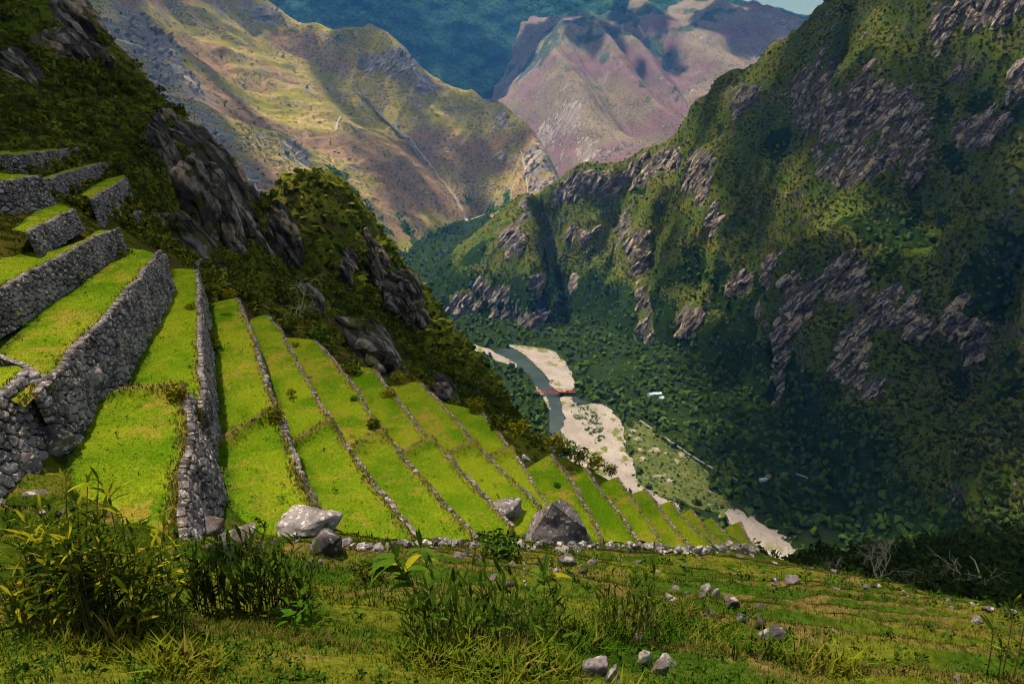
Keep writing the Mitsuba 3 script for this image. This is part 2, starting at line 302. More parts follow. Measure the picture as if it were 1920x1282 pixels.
ROCK4 = [(1600, 215, 50, 75), (1535, 165, 35, 60), (1590, 310, 70, 36), (1680, 250, 50, 80), (1640, 180, 50, 30), (1830, 240, 40, 30), (1860, 10, 50, 22), (1770, 40, 14, 30), (1900, 140, 20, 30), (1800, 130, 20, 15),
         (1500, 560, 42, 50), (1425, 590, 26, 45), (1440, 510, 30, 30), (1580, 535, 35, 40), (1650, 585, 60, 40), (1480, 600, 28, 70), (1710, 600, 50, 28), (1600, 665, 28, 50), (1460, 715, 12, 26), (1380, 520, 24, 26), (1780, 590, 26, 24),
         (1245, 300, 36, 34), (1190, 320, 36, 28), (1150, 350, 26, 36), (1312, 330, 22, 60), (1385, 175, 40, 30), (1085, 335, 40, 24), (1050, 358, 34, 18), (955, 445, 36, 34), (905, 545, 18, 20), (860, 572, 38, 30),
         (940, 595, 26, 14), (930, 555, 25, 18), (1000, 600, 36, 14), (1085, 440, 24, 13), (1070, 530, 11, 24), (1210, 590, 16, 50), (1290, 595, 30, 30), (985, 390, 12, 24), (1200, 480, 16, 60), (1165, 430, 14, 40), (1330, 420, 14, 30), (1010, 530, 20, 24), (1630, 720, 40, 16), (1830, 640, 30, 40)]
rk4 = ragged(zones(v, ROCK4), v, 16, 37)
n = normals_of(v, f)
Mrot = np.array([[.75, .15, .1], [-.65, .15, .1], [.05, .1, .3]])
q = v @ Mrot
cav0 = ridged(q, 105, 3, 31) ** 1.4 - .48
h = 46 * cav0 + 15 * (ridged(q * 1.1, 34, 3, 32) - .6)
st = ridged((v @ DIP) * [1, .3, .25], 13, 4, 33)
h = h * (1 - .7 * sstep(150, 60, cKDTree(np.vstack([pyF, pyL, pyR])).query(v)[0])) + rk4 * (13 * (st - .6))
v = v + n * h[:, None] * sstep(-20, 60, v[:, 2])[:, None]
stp = steep(v, f)
cav = cav0
rock = np.clip(.9 * rk4 + .42 * sstep(.45, .8, stp) - .1 + .5 * (nz(v, 60, 3, 34)), 0, 1)
wood = np.clip(sstep(170, 20, v[:, 2] + 120 * nz(v, 150, 3, 35)) + sstep(-.05, -.3, cav) * .8 + .8 * sstep(.08, .22, nz(v, 90, 3, 36)) - 1.3 * rk4, 0, 1)
v4, f4, wood4, rock4 = v, f, wood, rock
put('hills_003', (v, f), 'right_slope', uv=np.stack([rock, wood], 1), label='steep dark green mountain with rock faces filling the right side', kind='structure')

# valley floor
# unseen clouds, placed sunward of chosen slopes to shade and darken them
def cloud(key, at, size, cover, label):
    """A patch of broken cloud: many ragged puffs, cover = the share of the patch they fill."""
    g = np.random.default_rng(int(abs(at[0])) + 5)
    base = trimesh.creation.icosphere(1, 1.0)
    V, Fc = [], []
    n_ = 46
    puff = math.sqrt(-math.log(1 - cover) / n_ / 1.0)
    for i_ in range(n_):
        a_, r_ = g.uniform(0, 6.283), math.sqrt(g.random())
        v = base.vertices * (1 + 1.0 * nz(base.vertices + i_ * 1.3, .6, 3, 61)[:, None])
        v[:, 2] = np.where(v[:, 2] < 0, v[:, 2] * .4, v[:, 2]) * .5
        V.append((v * puff * g.uniform(.7, 1.3) * [1, 1, .8] + [r_ * math.cos(a_), r_ * math.sin(a_), g.uniform(-.05, .05)]) * [size[0], size[1], (size[0] + size[1]) / 2] + np.asarray(at))
        Fc.append(base.faces + i_ * len(base.vertices))
    put(key, (np.vstack(V), np.vstack(Fc)), 'cloud_white', kind='structure', label=label)
def cloud_sunward_of(spot, size, alt=2600):
    spot = np.asarray(spot, float)
    return spot + SUN / SUN[2] * (alt - spot[2])  # shifted towards the sun so the shade lands on the spot
for i_, (px, py, r_, size, cover, lab) in enumerate([(1850, 500, 1150, (470, 480), .78, 'unseen broken cloud added to darken the right mountain'), (1560, 330, 1400, (420, 380), .5, 'thinner unseen cloud added to shade the middle of the right mountain'), (1560, 800, 960, (190, 170), .8, 'unseen cloud added to darken the forest on the far bank'),
        (300, 330, 2150, (300, 220), .75, 'broken cloud over the left foot of the olive mountain'), (300, 60, 2700, (300, 190), .75, 'broken cloud high on the left of the olive mountain'), (700, 90, 3350, (300, 190), .75, 'broken cloud on the crest of the olive mountain'),
        (735, 310, 2750, (160, 190), .75, 'small cloud over the red brown slope'), (950, 270, 3250, (190, 200), .7, 'small cloud over the right shoulder of the olive mountain'),
        (-230, -60, 158, (85, 85), .98, 'small unseen cloud added to darken the spur at the left'), (2250, 1060, 260, (190, 170), .97, 'small unseen cloud added to darken the slope at the right'),
        (640, 60, 6300, (1600, 900), .85, 'long cloud bank over the far blue mountain'), (1120, 60, 5700, (600, 450), .66, 'broken cloud over the far red spurs'), (1500, 30, 6000, (700, 500), .85, 'broken cloud over the far right ridge')]):
    cloud('cloud' + (f'_{i_:03d}' if i_ else ''), cloud_sunward_of(at_r(px, py, r_), size), size, cover, lab)
scene['haze_medium'] = {'type': 'homogeneous', 'albedo': {'type': 'rgb', 'value': [.93, .95, .97]}, 'sigma_t': {'type': 'rgb', 'value': [HZ * .2, HZ * .8, HZ * 2.7]}}
scene['camera']['medium'] = {'type': 'ref', 'id': 'haze_medium'}
scene['haze'] = {'type': 'cube', 'to_world': T().translate([500, 4400, 780]).scale([9000, 4700, 900]), 'bsdf': {'type': 'null'}, 'interior': {'type': 'ref', 'id': 'haze_medium'}}
tag('haze', 'thin blue haze filling the valley air', kind='stuff')

az = np.linspace(az_of(480), az_of(2100), 80); r = np.exp(np.linspace(np.log(420), np.log(4200), 140))
A, R = np.meshgrid(az, r, indexing='ij')
v = np.stack([(R * np.sin(A)).ravel(), (R * np.cos(A)).ravel(), 0 * R.ravel()], 1)
v[:, 2] = sstep(1500, 3500, v[:, 1]) * 60 - .6
put('valley_floor', (v, grid_faces(80, 140)), 'valley_soil', label='flat valley floor along the river', kind='structure')

# near hillside and the dark spur on the left, interpolated in viewing angle and log distance
near = []
def NP(px, py, r): near.append((px, py, r, None))
def NW(x, y, z): near.append((None, None, None, (x, y, z)))
for p in [(-250, -350, 165), (0, -250, 158), (100, -110, 150), (145, 0, 146), (190, 70, 143), (240, 135, 139), (290, 190, 135), (330, 230, 132), (380, 285, 128), (430, 340, 124), (445, 352, 160), (500, 385, 240), (560, 402, 300), (600, 410, 330), (650, 420, 360), (680, 436, 380),
          (692, 465, 385), (703, 508, 388), (712, 540, 392), (735, 560, 425), (750, 610, 425), (764, 624, 425), (784, 646, 380), (822, 682, 350), (852, 708, 330), (882, 732, 305), (914, 758, 280), (954, 792, 240), (990, 822, 190)]:
    NP(*p)
    if p[2] > 100:
        NPt = at_r(*p)
        for k, dt in ((1.12, .12), (1.4, .45), (2.0, .8)):
            q = EYE + (NPt - EYE) * [k, k, 1]; NW(q[0], q[1], max(-30, NPt[2] - dt * p[2] * k))
for p in [(-200, 150, 112), (0, 60, 132), (30, 150, 122), (100, 230, 112), (180, 120, 130), (260, 240, 118), (200, 290, 98), (300, 330, 106), (250, 400, 80), (330, 420, 93), (350, 350, 110), (400, 400, 105), (400, 480, 92), (450, 480, 112), (340, 495, 72),
          (480, 520, 88), (560, 570, 80), (640, 640, 78), (740, 700, 72), (830, 750, 68), (910, 790, 66), (990, 840, 66), (1060, 870, 66), (480, 430, 170), (560, 460, 200), (640, 500, 210), (700, 560, 230), (600, 540, 150), (700, 630, 140), (800, 680, 150), (860, 720, 120), (760, 600, 220),
          (940, 770, 110), (780, 610, 330)]:
    NP(*p)
PA, PB = .107, .616
def slope_z(x, y):
    return EYE[2] - 1.6 - PA * x - PB * y

# ---- the terraces: (drop below the eye, lip from near to far in sight lines, ...)
LIPS = {
 'U1': (2.6, [(-40, 288), (30, 291), (90, 284), (146, 277)]),
 'U2': (4.1, [(80, 338), (120, 326), (160, 315), (198, 305)]),
 'U3': (5.0, [(172, 374), (192, 362), (213, 350), (237, 334)]),
 'V1': (3.35, [(-60, 346), (0, 341), (38, 335), (76, 329)]),
 'V2': (5.2, [(52, 436), (75, 424), (105, 409), (138, 393)]),
 'P': (6.4, [(-120, 610), (-40, 563), (0, 541), (60, 511), (115, 482), (148, 461), (185, 443), (217, 431)]),
 'Q': (7.9, [(98, 708), (130, 668), (200, 590), (250, 531), (297, 474)]),
 'N': (7.6, [(-160, 900), (-60, 800), (0, 742), (56, 690)]),
 'A': (10.0, [(345, 988), (348, 920), (350, 850), (352, 780), (352, 735)]),
 'R': (10.45, [(378, 765), (378, 700), (377, 620), (374, 550), (371, 506)]),
 'B': (12.6, [(604, 962), (580, 915), (560, 870), (541, 815), (524, 768)]),
 'Bf': (13.0, [(530, 795), (510, 735), (485, 660), (462, 595), (444, 557)]),
 'C': (14.6, [(788, 1010), (745, 955), (700, 900), (660, 845), (625, 793)]),
 'Cf': (15.0, [(640, 815), (600, 750), (560, 680), (528, 622), (500, 588)]),
 'D': (16.6, [(893, 1008), (845, 955), (800, 900), (760, 858), (722, 811)]),
 'Df': (17.0, [(735, 828), (690, 765), (640, 690), (612, 655), (590, 636)]),
 'E': (18.6, [(962, 985), (925, 942), (890, 900), (850, 862), (810, 823)]),
 'Ef': (19.0, [(820, 842), (780, 793), (745, 748), (722, 718), (703, 690)]),
 'F': (20.4, [(1014, 946), (985, 917), (962, 898), (928, 866), (893, 829)]),
 'Ff': (20.8, [(905, 848), (870, 805), (838, 768), (811, 737), (788, 715)]),
 'G': (22.0, [(1030, 950), (1018, 934), (1000, 905), (982, 874), (962, 843)]),
 'Gf': (22.4, [(968, 858), (950, 828), (930, 802), (912, 780), (905, 771)]),
 'H': (24.0, [(1130, 1010), (1108, 960), (1085, 919), (1060, 882), (1034, 849)]),
 'I': (26.0, [(1203, 1018), (1175, 975), (1144, 936), (1120, 905), (1099, 875)]),
 'J': (28.0, [(1245, 1024), (1222, 988), (1199, 953), (1180, 924), (1158, 893)]),
 'K': (30.0, [(1298, 1024), (1270, 991), (1250, 968), (1232, 942), (1212, 917)]),
 'L': (32.0, [(1340, 1020), (1312, 998), (1288, 976), (1274, 957), (1258, 938)]),
 'M': (34.0, [(1366, 1022), (1345, 1008), (1326, 994), (1312, 973), (1296, 953)]),
 'O': (36.0, [(1395, 1020), (1380, 1010), (1363, 1000), (1350, 986), (1334, 969)]),
 'S': (38.0, [(1424, 1030), (1412, 1016), (1400, 998), (1388, 976)]),
}
def lip_of(k, step=.35):
    D, pts = LIPS[k]
    q = dense(np.array([at_z(px, py, EYE[2] - D) for px, py in pts]), step)
    w_ = np.minimum(1, np.minimum(np.arange(len(q)), np.arange(len(q))[::-1]) * step / 1.0)[:, None]
    return q + w_ * np.stack([.55 * nz(q, 2.2, 3, 53), .2 * nz(q, 2.2, 3, 54), .16 * nz(q, 1.1, 2, 55)], 1)

def out_of(q):
    """Horizontal unit vectors pointing downhill (to the right of the way from near to far)."""
    d = np.gradient(q[:, :2], axis=0)
    d /= np.linalg.norm(d, axis=1, keepdims=True)
    return np.stack([d[:, 1], -d[:, 0], 0 * d[:, 0]], 1)

def resample(q, n):
    s = np.r_[0, np.cumsum(np.linalg.norm(np.diff(q, axis=0), axis=1))]
    t = np.linspace(0, s[-1], n)
    return np.stack([np.interp(t, s, q[:, k]) for k in range(3)], 1)

for k in LIPS:
    D = LIPS[k][0]
    for q in lip_of(k, 2.5):
        low = q[2] - (2.3 if k not in ('U1', 'U2', 'U3', 'V1', 'V2', 'P', 'N') else 1.6)
        NW(q[0], q[1], max(low, min(slope_z(q[0], q[1]), q[2]) - .3) if k in 'ABCDEFGHIJKLMOS' else low)
EDGE = [(-400, 1010), (300, 1010), (650, 1032), (1000, 1035), (1400, 1045), (1430, 1052), (1500, 1090), (1700, 1127), (1920, 1172), (2200, 1235)]
for px in range(-400, 2300, 90):
    for py in list(range(1030, 1300, 30)) + [1340, 1400, 1500]:
        if py > np.interp(px, *zip(*EDGE)) + 3:
            d = ray(px, py)
            s_ = 1.6 / -(d[2] + PA * d[0] + PB * d[1])
            if 0 < s_ < 90:
                q = EYE + d * s_
                NW(*q)
for p in [(400, 532, 60), (440, 543, 60), (520, 588, 62), (590, 628, 63), (660, 680, 58), (760, 708, 60), (860, 768, 56), (940, 806, 54), (1000, 838, 53), (1060, 868, 53), (1110, 888, 55), (1150, 905, 57),
          (1480, 1060, 170), (1560, 1100, 140), (1700, 1130, 115), (1800, 1140, 105), (1920, 1170, 90), (2150, 1230, 80), (1500, 1040, 300), (1600, 1066, 260), (1700, 1082, 230), (1800, 1096, 200), (1920, 1112, 180), (2150, 1060, 160), (1560, 1030, 480), (1700, 1030, 460), (1850, 1030, 440), (2100, 950, 400)]:
    NP(*p)
for px in range(1180, 1460, 40):
    d = ray(px, 975)
    for r_, t in ((95, -.78), (180, -.95), (420, -1.0)):
        q = d[:2] / np.hypot(*d[:2]) * r_
        NW(q[0], q[1], max(EYE[2] + t * r_, -25))
for px in range(1060, 1180, 40):
    d = ray(px, 900)
    for r_, t in ((80, -.62), (180, -.85), (420, -1.0)):
        q = d[:2] / np.hypot(*d[:2]) * r_
        NW(q[0], q[1], max(EYE[2] + t * r_, -25))
def to_polar(x, y):
    r_ = np.hypot(x, y)
    return np.stack([np.arctan2(x, y) / .5, np.log(np.maximum(r_, .5)) / 1.0], -1), r_
W = np.array([at_r(*p[:3]) if p[3] is None else p[3] for p in near], float)
key, rW = to_polar(W[:, 0], W[:, 1])
_, first_i = np.unique(np.round(key, 4), axis=0, return_index=True)
near_fit = RBFInterpolator(key[first_i], ((W[:, 2] - EYE[2]) / rW)[first_i], kernel='linear')
def near_z(x, y):
    k_, r_ = to_polar(np.asarray(x, float), np.asarray(y, float))
    return EYE[2] + near_fit(k_.reshape(-1, 2)).reshape(r_.shape) * r_
az = np.linspace(az_of(-330), az_of(2150), 540); r = np.exp(np.linspace(np.log(2.2), np.log(600), 390))
A, R = np.meshgrid(az, r, indexing='ij')
x, y = R * np.sin(A), R * np.cos(A)
z = near_z(x.ravel(), y.ravel())
v = np.stack([x.ravel(), y.ravel(), z], 1); f = grid_faces(540, 390)
rr_ = R.ravel()
n = normals_of(v, f)
far_w = sstep(62, 110, rr_)
def ledges(x, y):
    ph = (1.6 + PA * x + PB * y) / .95 + 1.3 * nz(np.stack([x, y, 0 * x], -1), 6.0, 2, 49)
    fr = ph - np.floor(ph)
    return .95 * (fr - sstep(.7, 1.0, fr) - .35) * sstep(5, 8, np.hypot(x, y)) * sstep(60, 40, np.hypot(x, y)) * (.25 + .75 * sstep(.4, .6, meshkit.noise(np.stack([x, y, 0 * x], -1) / 4.0, 50)))
FORE = (v[:, 1] > 0) & (v[:, 2] > EYE[2] - 36) & (np.abs(v[:, 2] - slope_z(v[:, 0], v[:, 1])) < .5)
v[:, 2] += np.where(FORE, ledges(v[:, 0], v[:, 1]), 0)
h = (7.0 * (ridged(v @ np.array([[.7, .2, 0], [-.5, .3, 0], [.1, .2, .4]]), 26, 4, 41) ** 1.3 - .5) + 2.4 * (ridged(v, 7, 3, 42) - .6)) * far_w
ROCKN = [(405, 350, 26, 90), (440, 440, 22, 40), (380, 300, 26, 50), (335, 280, 30, 40), (300, 220, 24, 16), (520, 430, 26, 45), (706, 490, 12, 46), (765, 570, 40, 40), (640, 560, 10, 20), (690, 665, 30, 14), (720, 690, 40, 20), (830, 730, 20, 14), (605, 568, 14, 26), (150, 95, 50, 34), (90, 60, 30, 60), (420, 345, 14, 30), (350, 470, 30, 34), (660, 500, 10, 30), (990, 765, 12, 12), (120, 20, 40, 30), (20, 150, 20, 20)]
rkN = ragged(zones(v, ROCKN), v @ np.diag([-1, 1, 1]), 4.5, 48, .8) * sstep(50, 60, rr_)
h += rkN * (5.5 * (ridged((v @ np.diag([-1, 1, 1]) @ DIP) * [1, .35, .3], 8, 4, 45) - .62))
h += .35 * nz(v, 2.5, 2, 43) * sstep(8, 20, rr_) * sstep(140, 60, rr_) + .12 * nz(v, .6, 2, 44) * sstep(30, 12, rr_)
v = v + n * h[:, None]
vN, fN = v, f
rock = np.clip(.9 * rkN + (.35 * sstep(.5, .85, steep(v, f)) + .55 * nz(v, 12, 3, 46)) * far_w, 0, 1)
wood = np.clip((.5 + 1.8 * nz(v, 22, 3, 47) + 1.0 * (v[:, 0] > .25 * v[:, 1])) * sstep(56, 75, rr_) - 1.4 * rkN, 0, 1)
rockN, woodN = rock, wood
def lip_mask(x, y):
    ph = (1.6 + PA * x + PB * y) / .95 + 1.3 * nz(np.stack([x, y, 0 * x], -1), 6.0, 2, 49)
    fr = ph - np.floor(ph)
    return sstep(.56, .66, fr) * sstep(.8, .72, fr) * sstep(.38, .55, meshkit.noise(np.stack([x, y, 0 * x], -1) / 4.0, 50))
FRONT = (v[:, 1] > -5) & (rr_ < 62) & (np.abs(v[:, 2] - slope_z(v[:, 0], v[:, 1])) < 1.6) & (v[:, 2] > EYE[2] - 41)
is_front = FRONT[f].all(1)
va, fa, lipa, ya = compact(v, f[is_front], lip_mask(v[:, 0], v[:, 1]) * sstep(4, 7, rr_), v[:, 1])
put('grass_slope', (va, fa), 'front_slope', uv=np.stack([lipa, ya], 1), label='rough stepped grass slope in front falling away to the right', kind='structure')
v_all, f_all = v, f
v, f, rock, wood = compact(v, f[~is_front], rock, wood)
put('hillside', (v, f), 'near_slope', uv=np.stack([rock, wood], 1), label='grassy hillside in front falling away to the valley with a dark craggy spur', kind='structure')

# ---- terrace lawns
def lawn(key, inner, outer, label, step=0, bank=1):
    n_ = max(12, int(np.linalg.norm(np.diff(outer, axis=0), axis=1).sum() / .3)); m_ = 14
    a, b = resample(inner, n_), resample(outer, n_)
    t = np.linspace(0, 1, m_)[None, :, None]
    g = a[:, None] * (1 - t) + b[:, None] * t
    back = (g[0] - g[1]) / np.linalg.norm(g[0] - g[1], axis=1, keepdims=True)
    if bank: g = np.concatenate([(g[0] + back * .75 - [0, 0, 1.5])[None], (g[0] + back * .35 - [0, 0, .3])[None], g]); n_ += 2
    v = g.reshape(-1, 3)
    v = v + np.array([0, 0, 1]) * (.22 * nz(v, 1.4, 3, 51) - .06 * (2 * np.abs(np.tile(np.linspace(-.5, .5, m_), n_))) ** 4)[:, None]
    fl = grid_faces(n_, m_)
    if normals_of(v, fl)[:, 2].mean() < 0: fl = fl[:, ::-1]
    al = np.repeat(np.linspace(0, 1, n_), m_); ac = np.tile(np.linspace(0, 1, m_), n_)
    if step: v[:, 2] += .42 * sstep(1 - 1.0 / (n_ * .3), 1, al)
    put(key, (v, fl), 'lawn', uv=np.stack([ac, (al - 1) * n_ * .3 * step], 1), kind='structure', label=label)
    LAWNS.append((v, fl, np.where(ac < .12, 1.0, .03), np.maximum(sstep(.86, 1, ac), .45 * step * sstep(1 - .7 / (n_ * .3), 1, al))))
LAWNS = []
def px_line(D, pts):
    return dense(np.array([at_z(px, py, EYE[2] - D) for px, py in pts]), .5)
def base_of(k, D2, batter=.16):
    """The foot of the wall under lip k, on the level D2."""
    q = lip_of(k, .5)
    H = D2 - LIPS[k][0]
    q = q + out_of(q) * (batter * H)
    q[:, 2] = EYE[2] - D2
    return q
def ext(q, near_m=0, far_m=0):
    q = q.copy()
    if near_m:
        d = q[0] - q[1]; q = np.vstack([q[0] + d / np.linalg.norm(d) * near_m, q])
    if far_m:
        d = q[-1] - q[-2]; q = np.vstack([q, q[-1] + d / np.linalg.norm(d) * far_m])
    return q
chain = [('A', 'B'), ('B', 'C'), ('C', 'D'), ('D', 'E'), ('E', 'F'), ('F', 'G'), ('G', 'H'), ('H', 'I'), ('I', 'J'), ('J', 'K'), ('K', 'L'), ('L', 'M'), ('M', 'O'), ('O', 'S'),
         ('R', 'Bf'), ('Bf', 'Cf'), ('Cf', 'Df'), ('Df', 'Ef'), ('Ef', 'Ff'), ('Ff', 'Gf')]
BATTER = {'A': .24, 'R': .13, 'B': .12, 'Bf': .12}
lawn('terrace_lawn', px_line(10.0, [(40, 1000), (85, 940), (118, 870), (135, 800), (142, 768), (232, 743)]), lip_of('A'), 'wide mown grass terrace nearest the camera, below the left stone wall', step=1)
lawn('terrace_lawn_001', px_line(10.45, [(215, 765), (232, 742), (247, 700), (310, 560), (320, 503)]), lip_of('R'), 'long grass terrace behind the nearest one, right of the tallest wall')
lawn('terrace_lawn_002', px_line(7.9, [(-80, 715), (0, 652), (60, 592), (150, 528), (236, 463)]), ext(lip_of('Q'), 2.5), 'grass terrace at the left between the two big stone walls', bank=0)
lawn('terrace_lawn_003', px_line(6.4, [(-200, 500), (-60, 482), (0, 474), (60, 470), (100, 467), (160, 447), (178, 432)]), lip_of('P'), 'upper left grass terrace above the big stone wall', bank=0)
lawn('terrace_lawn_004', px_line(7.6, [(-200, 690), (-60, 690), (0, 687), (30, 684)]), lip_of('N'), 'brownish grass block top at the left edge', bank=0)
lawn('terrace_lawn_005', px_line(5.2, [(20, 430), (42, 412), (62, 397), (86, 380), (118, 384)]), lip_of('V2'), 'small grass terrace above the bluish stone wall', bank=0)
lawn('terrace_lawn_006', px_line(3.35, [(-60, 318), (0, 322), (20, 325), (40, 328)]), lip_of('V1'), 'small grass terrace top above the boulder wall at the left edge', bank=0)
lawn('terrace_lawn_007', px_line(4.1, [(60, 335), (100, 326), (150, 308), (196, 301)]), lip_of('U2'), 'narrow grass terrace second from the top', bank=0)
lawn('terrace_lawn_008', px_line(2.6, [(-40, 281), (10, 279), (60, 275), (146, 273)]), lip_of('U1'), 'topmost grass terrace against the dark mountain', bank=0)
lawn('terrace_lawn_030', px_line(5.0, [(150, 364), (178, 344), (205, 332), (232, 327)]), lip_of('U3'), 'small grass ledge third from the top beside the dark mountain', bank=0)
ORD = ['second', 'third', 'fourth', 'fifth', 'sixth', 'seventh', 'eighth', 'ninth', 'tenth', 'eleventh', 'twelfth', 'thirteenth', 'fourteenth', 'last']
for i, (a, b) in enumerate(chain):
    lawn(f'terrace_lawn_{9 + i:03d}', ext(base_of(a, LIPS[b][0], BATTER.get(a, .06)), .6 if b[-1] == 'f' else 0), lip_of(b), ORD['BCDEFGHIJKLMOS'.index(b[0])] + ' grass terrace from the left, ' + ('beyond the cross step' if b[-1] == 'f' else 'on the near side'), step=1 if b in 'BCDEFG' else 0, bank=b[-1] != 'f')


# ------------------------------------------------------------------ river, gravel, roads
import shapely
from shapely.geometry import Polygon, Point
def Z6(*q):
    return [(780 + a / 2.914, 600 + b / 2.914) for a, b in q]
def chaikin(q, k=2):
    q = np.asarray(q, float)
    for _ in range(k):
        n_ = np.roll(q, -1, axis=0)
        q = np.stack([.75 * q + .25 * n_, .25 * q + .75 * n_], 1).reshape(-1, q.shape[1])
    return q
def flat(key, pts, z, mat, label, kind='structure', k=2, rag=9.0):
    q = chaikin(np.array([at_z(px, py, 0)[:2] for px, py in pts]), k)
    if rag:
        q = dense(np.c_[np.vstack([q, q[:1]]), np.zeros(len(q) + 1)], 3.0)[:-1, :2]
        q = q + rag * np.stack([nz(np.c_[q, 0 * q[:, :1]], 16, 3, 91), nz(np.c_[q, 0 * q[:, :1]], 16, 3, 92)], 1) + rag * .5 * np.stack([nz(np.c_[q, 0 * q[:, :1]], 5, 2, 93), nz(np.c_[q, 0 * q[:, :1]], 5, 2, 94)], 1)
    P = Polygon(q).buffer(0)
    if P.geom_type != 'Polygon': P = max(P.geoms, key=lambda a: a.area)
    m = trimesh.creation.extrude_polygon(P, .05, engine='earcut')
    m.apply_translation([0, 0, z - .05])
    put(key, m, mat, smooth=False, kind=kind, label=label)
    return P
scene['mat_water'] = {'type': 'bumpmap', 'nested_texture': mikit.proc(lambda p, n, uv: .22 * noise(p.x / 2.5, p.y / 2.5, 0) + .1 * noise(p.x / .9, p.y / .9, 3), eps=.05), 'scale': 1.0,
                  'bsdf': {'type': 'principled', 'base_color': mikit.proc(lambda p, n, uv: mix(c3(.016, .03, .034), c3(.04, .06, .06), fbm(p.x / 30, p.y / 30, 0, 2))), 'roughness': .15, 'specular': .35}}
scene['mat_gravel'] = diffuse(lambda p, n, uv: mix(mix(c3(.2, .18, .175), c3(.36, .33, .315), fbm(p.x / 22, p.y / 22, 0, 4)), c3(.12, .14, .04), smoothstep(.53, .68, fbm(p.x / 12 + 3.3, p.y / 16, 0, 5)) * smoothstep(.35, .6, noise(p.x / 60 + 2.5, p.y / 60))) * (.8 + .4 * noise(p.x / 1.6, p.y / 1.6, 0)))
scene['mat_meadow'] = diffuse(lambda p, n, uv: mix(mix(c3(.05, .08, .02), c3(.1, .11, .035), fbm(p.x / 14, p.y / 14, 0, 3)), c3(.34, .3, .26), smoothstep(.64, .74, fbm(p.x / 22 + 8, p.y / 16, 0, 5)) * .7) * (.6 + .8 * noise(p.x / 3, p.y / 3, 0)))
scene['mat_bright_green'] = diffuse(lambda p, n, uv: mix(c3(.05, .11, .02), c3(.11, .17, .04), fbm(p.x / 9, p.y / 9, 0, 3)))
R1 = flat('river', Z6((380, 190), (425, 180), (470, 150), (545, 160), (580, 185), (640, 235), (700, 300), (745, 370), (800, 440), (815, 500), (802, 570), (785, 620), (790, 720), (850, 820), (960, 960), (1100, 1100), (1200, 1150), (1000, 1150), (800, 900), (725, 680), (730, 560), (728, 480), (700, 420), (660, 370), (640, 330), (600, 280), (545, 250), (500, 210), (450, 200)), -.3, 'water', 'grey green river curving below the terraces', rag=3.0)
R2 = flat('gravel_bank', Z6((480, 138), (560, 133), (640, 148), (740, 165), (800, 200), (838, 270), (868, 340), (862, 392), (770, 392), (745, 365), (700, 295), (640, 230), (580, 180), (545, 158)), 0, 'gravel', 'pale gravel bank inside the upper river bend, above the bridge')
R3 = flat('gravel_bank_001', Z6((780, 430), (830, 405), (862, 448), (950, 455), (1010, 448), (1070, 490), (1122, 560), (1142, 650), (1135, 700), (1192, 780), (1190, 850), (1250, 920), (1340, 965), (1450, 1010), (1400, 1120), (1250, 1200), (1100, 1060), (960, 930), (850, 800), (800, 700), (788, 620), (804, 570), (816, 500)), 0, 'gravel', 'broad pale gravel bank below the bridge')
R4 = flat('gravel_bank_002', [(905, 660), (935, 662), (972, 686), (965, 688), (940, 680)], 0, 'gravel', 'small gravel spit on the left bank of the upper bend', k=1)
R5 = flat('gravel_bank_003', Z6((640, 350), (670, 380), (710, 420), (732, 480), (726, 490), (700, 440), (660, 390)), 0, 'gravel', 'thin gravel strip under the left end of the bridge', k=1)
R6 = flat('gravel_bank_004', [(1335, 955), (1370, 952), (1400, 968), (1440, 985), (1470, 1008), (1500, 1040), (1450, 1060), (1400, 1020), (1370, 990)], 0, 'gravel', 'gravel bank downstream beyond the last terraces', rag=22)
R7 = flat('meadow', Z6((1130, 530), (1250, 560), (1400, 690), (1560, 780), (1660, 940), (1750, 1030), (1640, 1060), (1400, 980), (1250, 930), (1195, 850), (1190, 780), (1140, 700)), -.1, 'meadow', 'rough meadow with bare patches beside the gravel bank')
R8 = Polygon(chaikin(np.array([at_z(px, py, 0)[:2] for px, py in [(1100, 690), (1130, 668), (1190, 668), (1200, 695), (1170, 720), (1110, 715)]]))).buffer(0)
R9 = flat('river_001', [(855, 640), (885, 645), (925, 655), (930, 665), (890, 658), (850, 652)], -.2, 'gravel', 'white rapids upstream of the bend', k=1)
R10 = flat('river_002', Z6((835, 425), (862, 408), (900, 430), (960, 452), (930, 462), (880, 455)), .05, 'water', 'dark side channel beside the bridge', k=1)
YARDS = shapely.union_all([Point(*at_z(px, py, 0)[:2]).buffer(r_) for px, py, r_ in ((1226, 744, 17), (1236, 746, 15), (1430, 903, 10), (1438, 900, 8), (800, 546, 22), (815, 542, 22), (822, 533, 18), (806, 560, 20), (795, 540, 18), (758, 510, 18), (1510, 893, 8))])
OPEN = shapely.union_all([R1, R2, R3, R4, R5, R6, R7.buffer(-10), R9, R10, YARDS]).buffer(3)

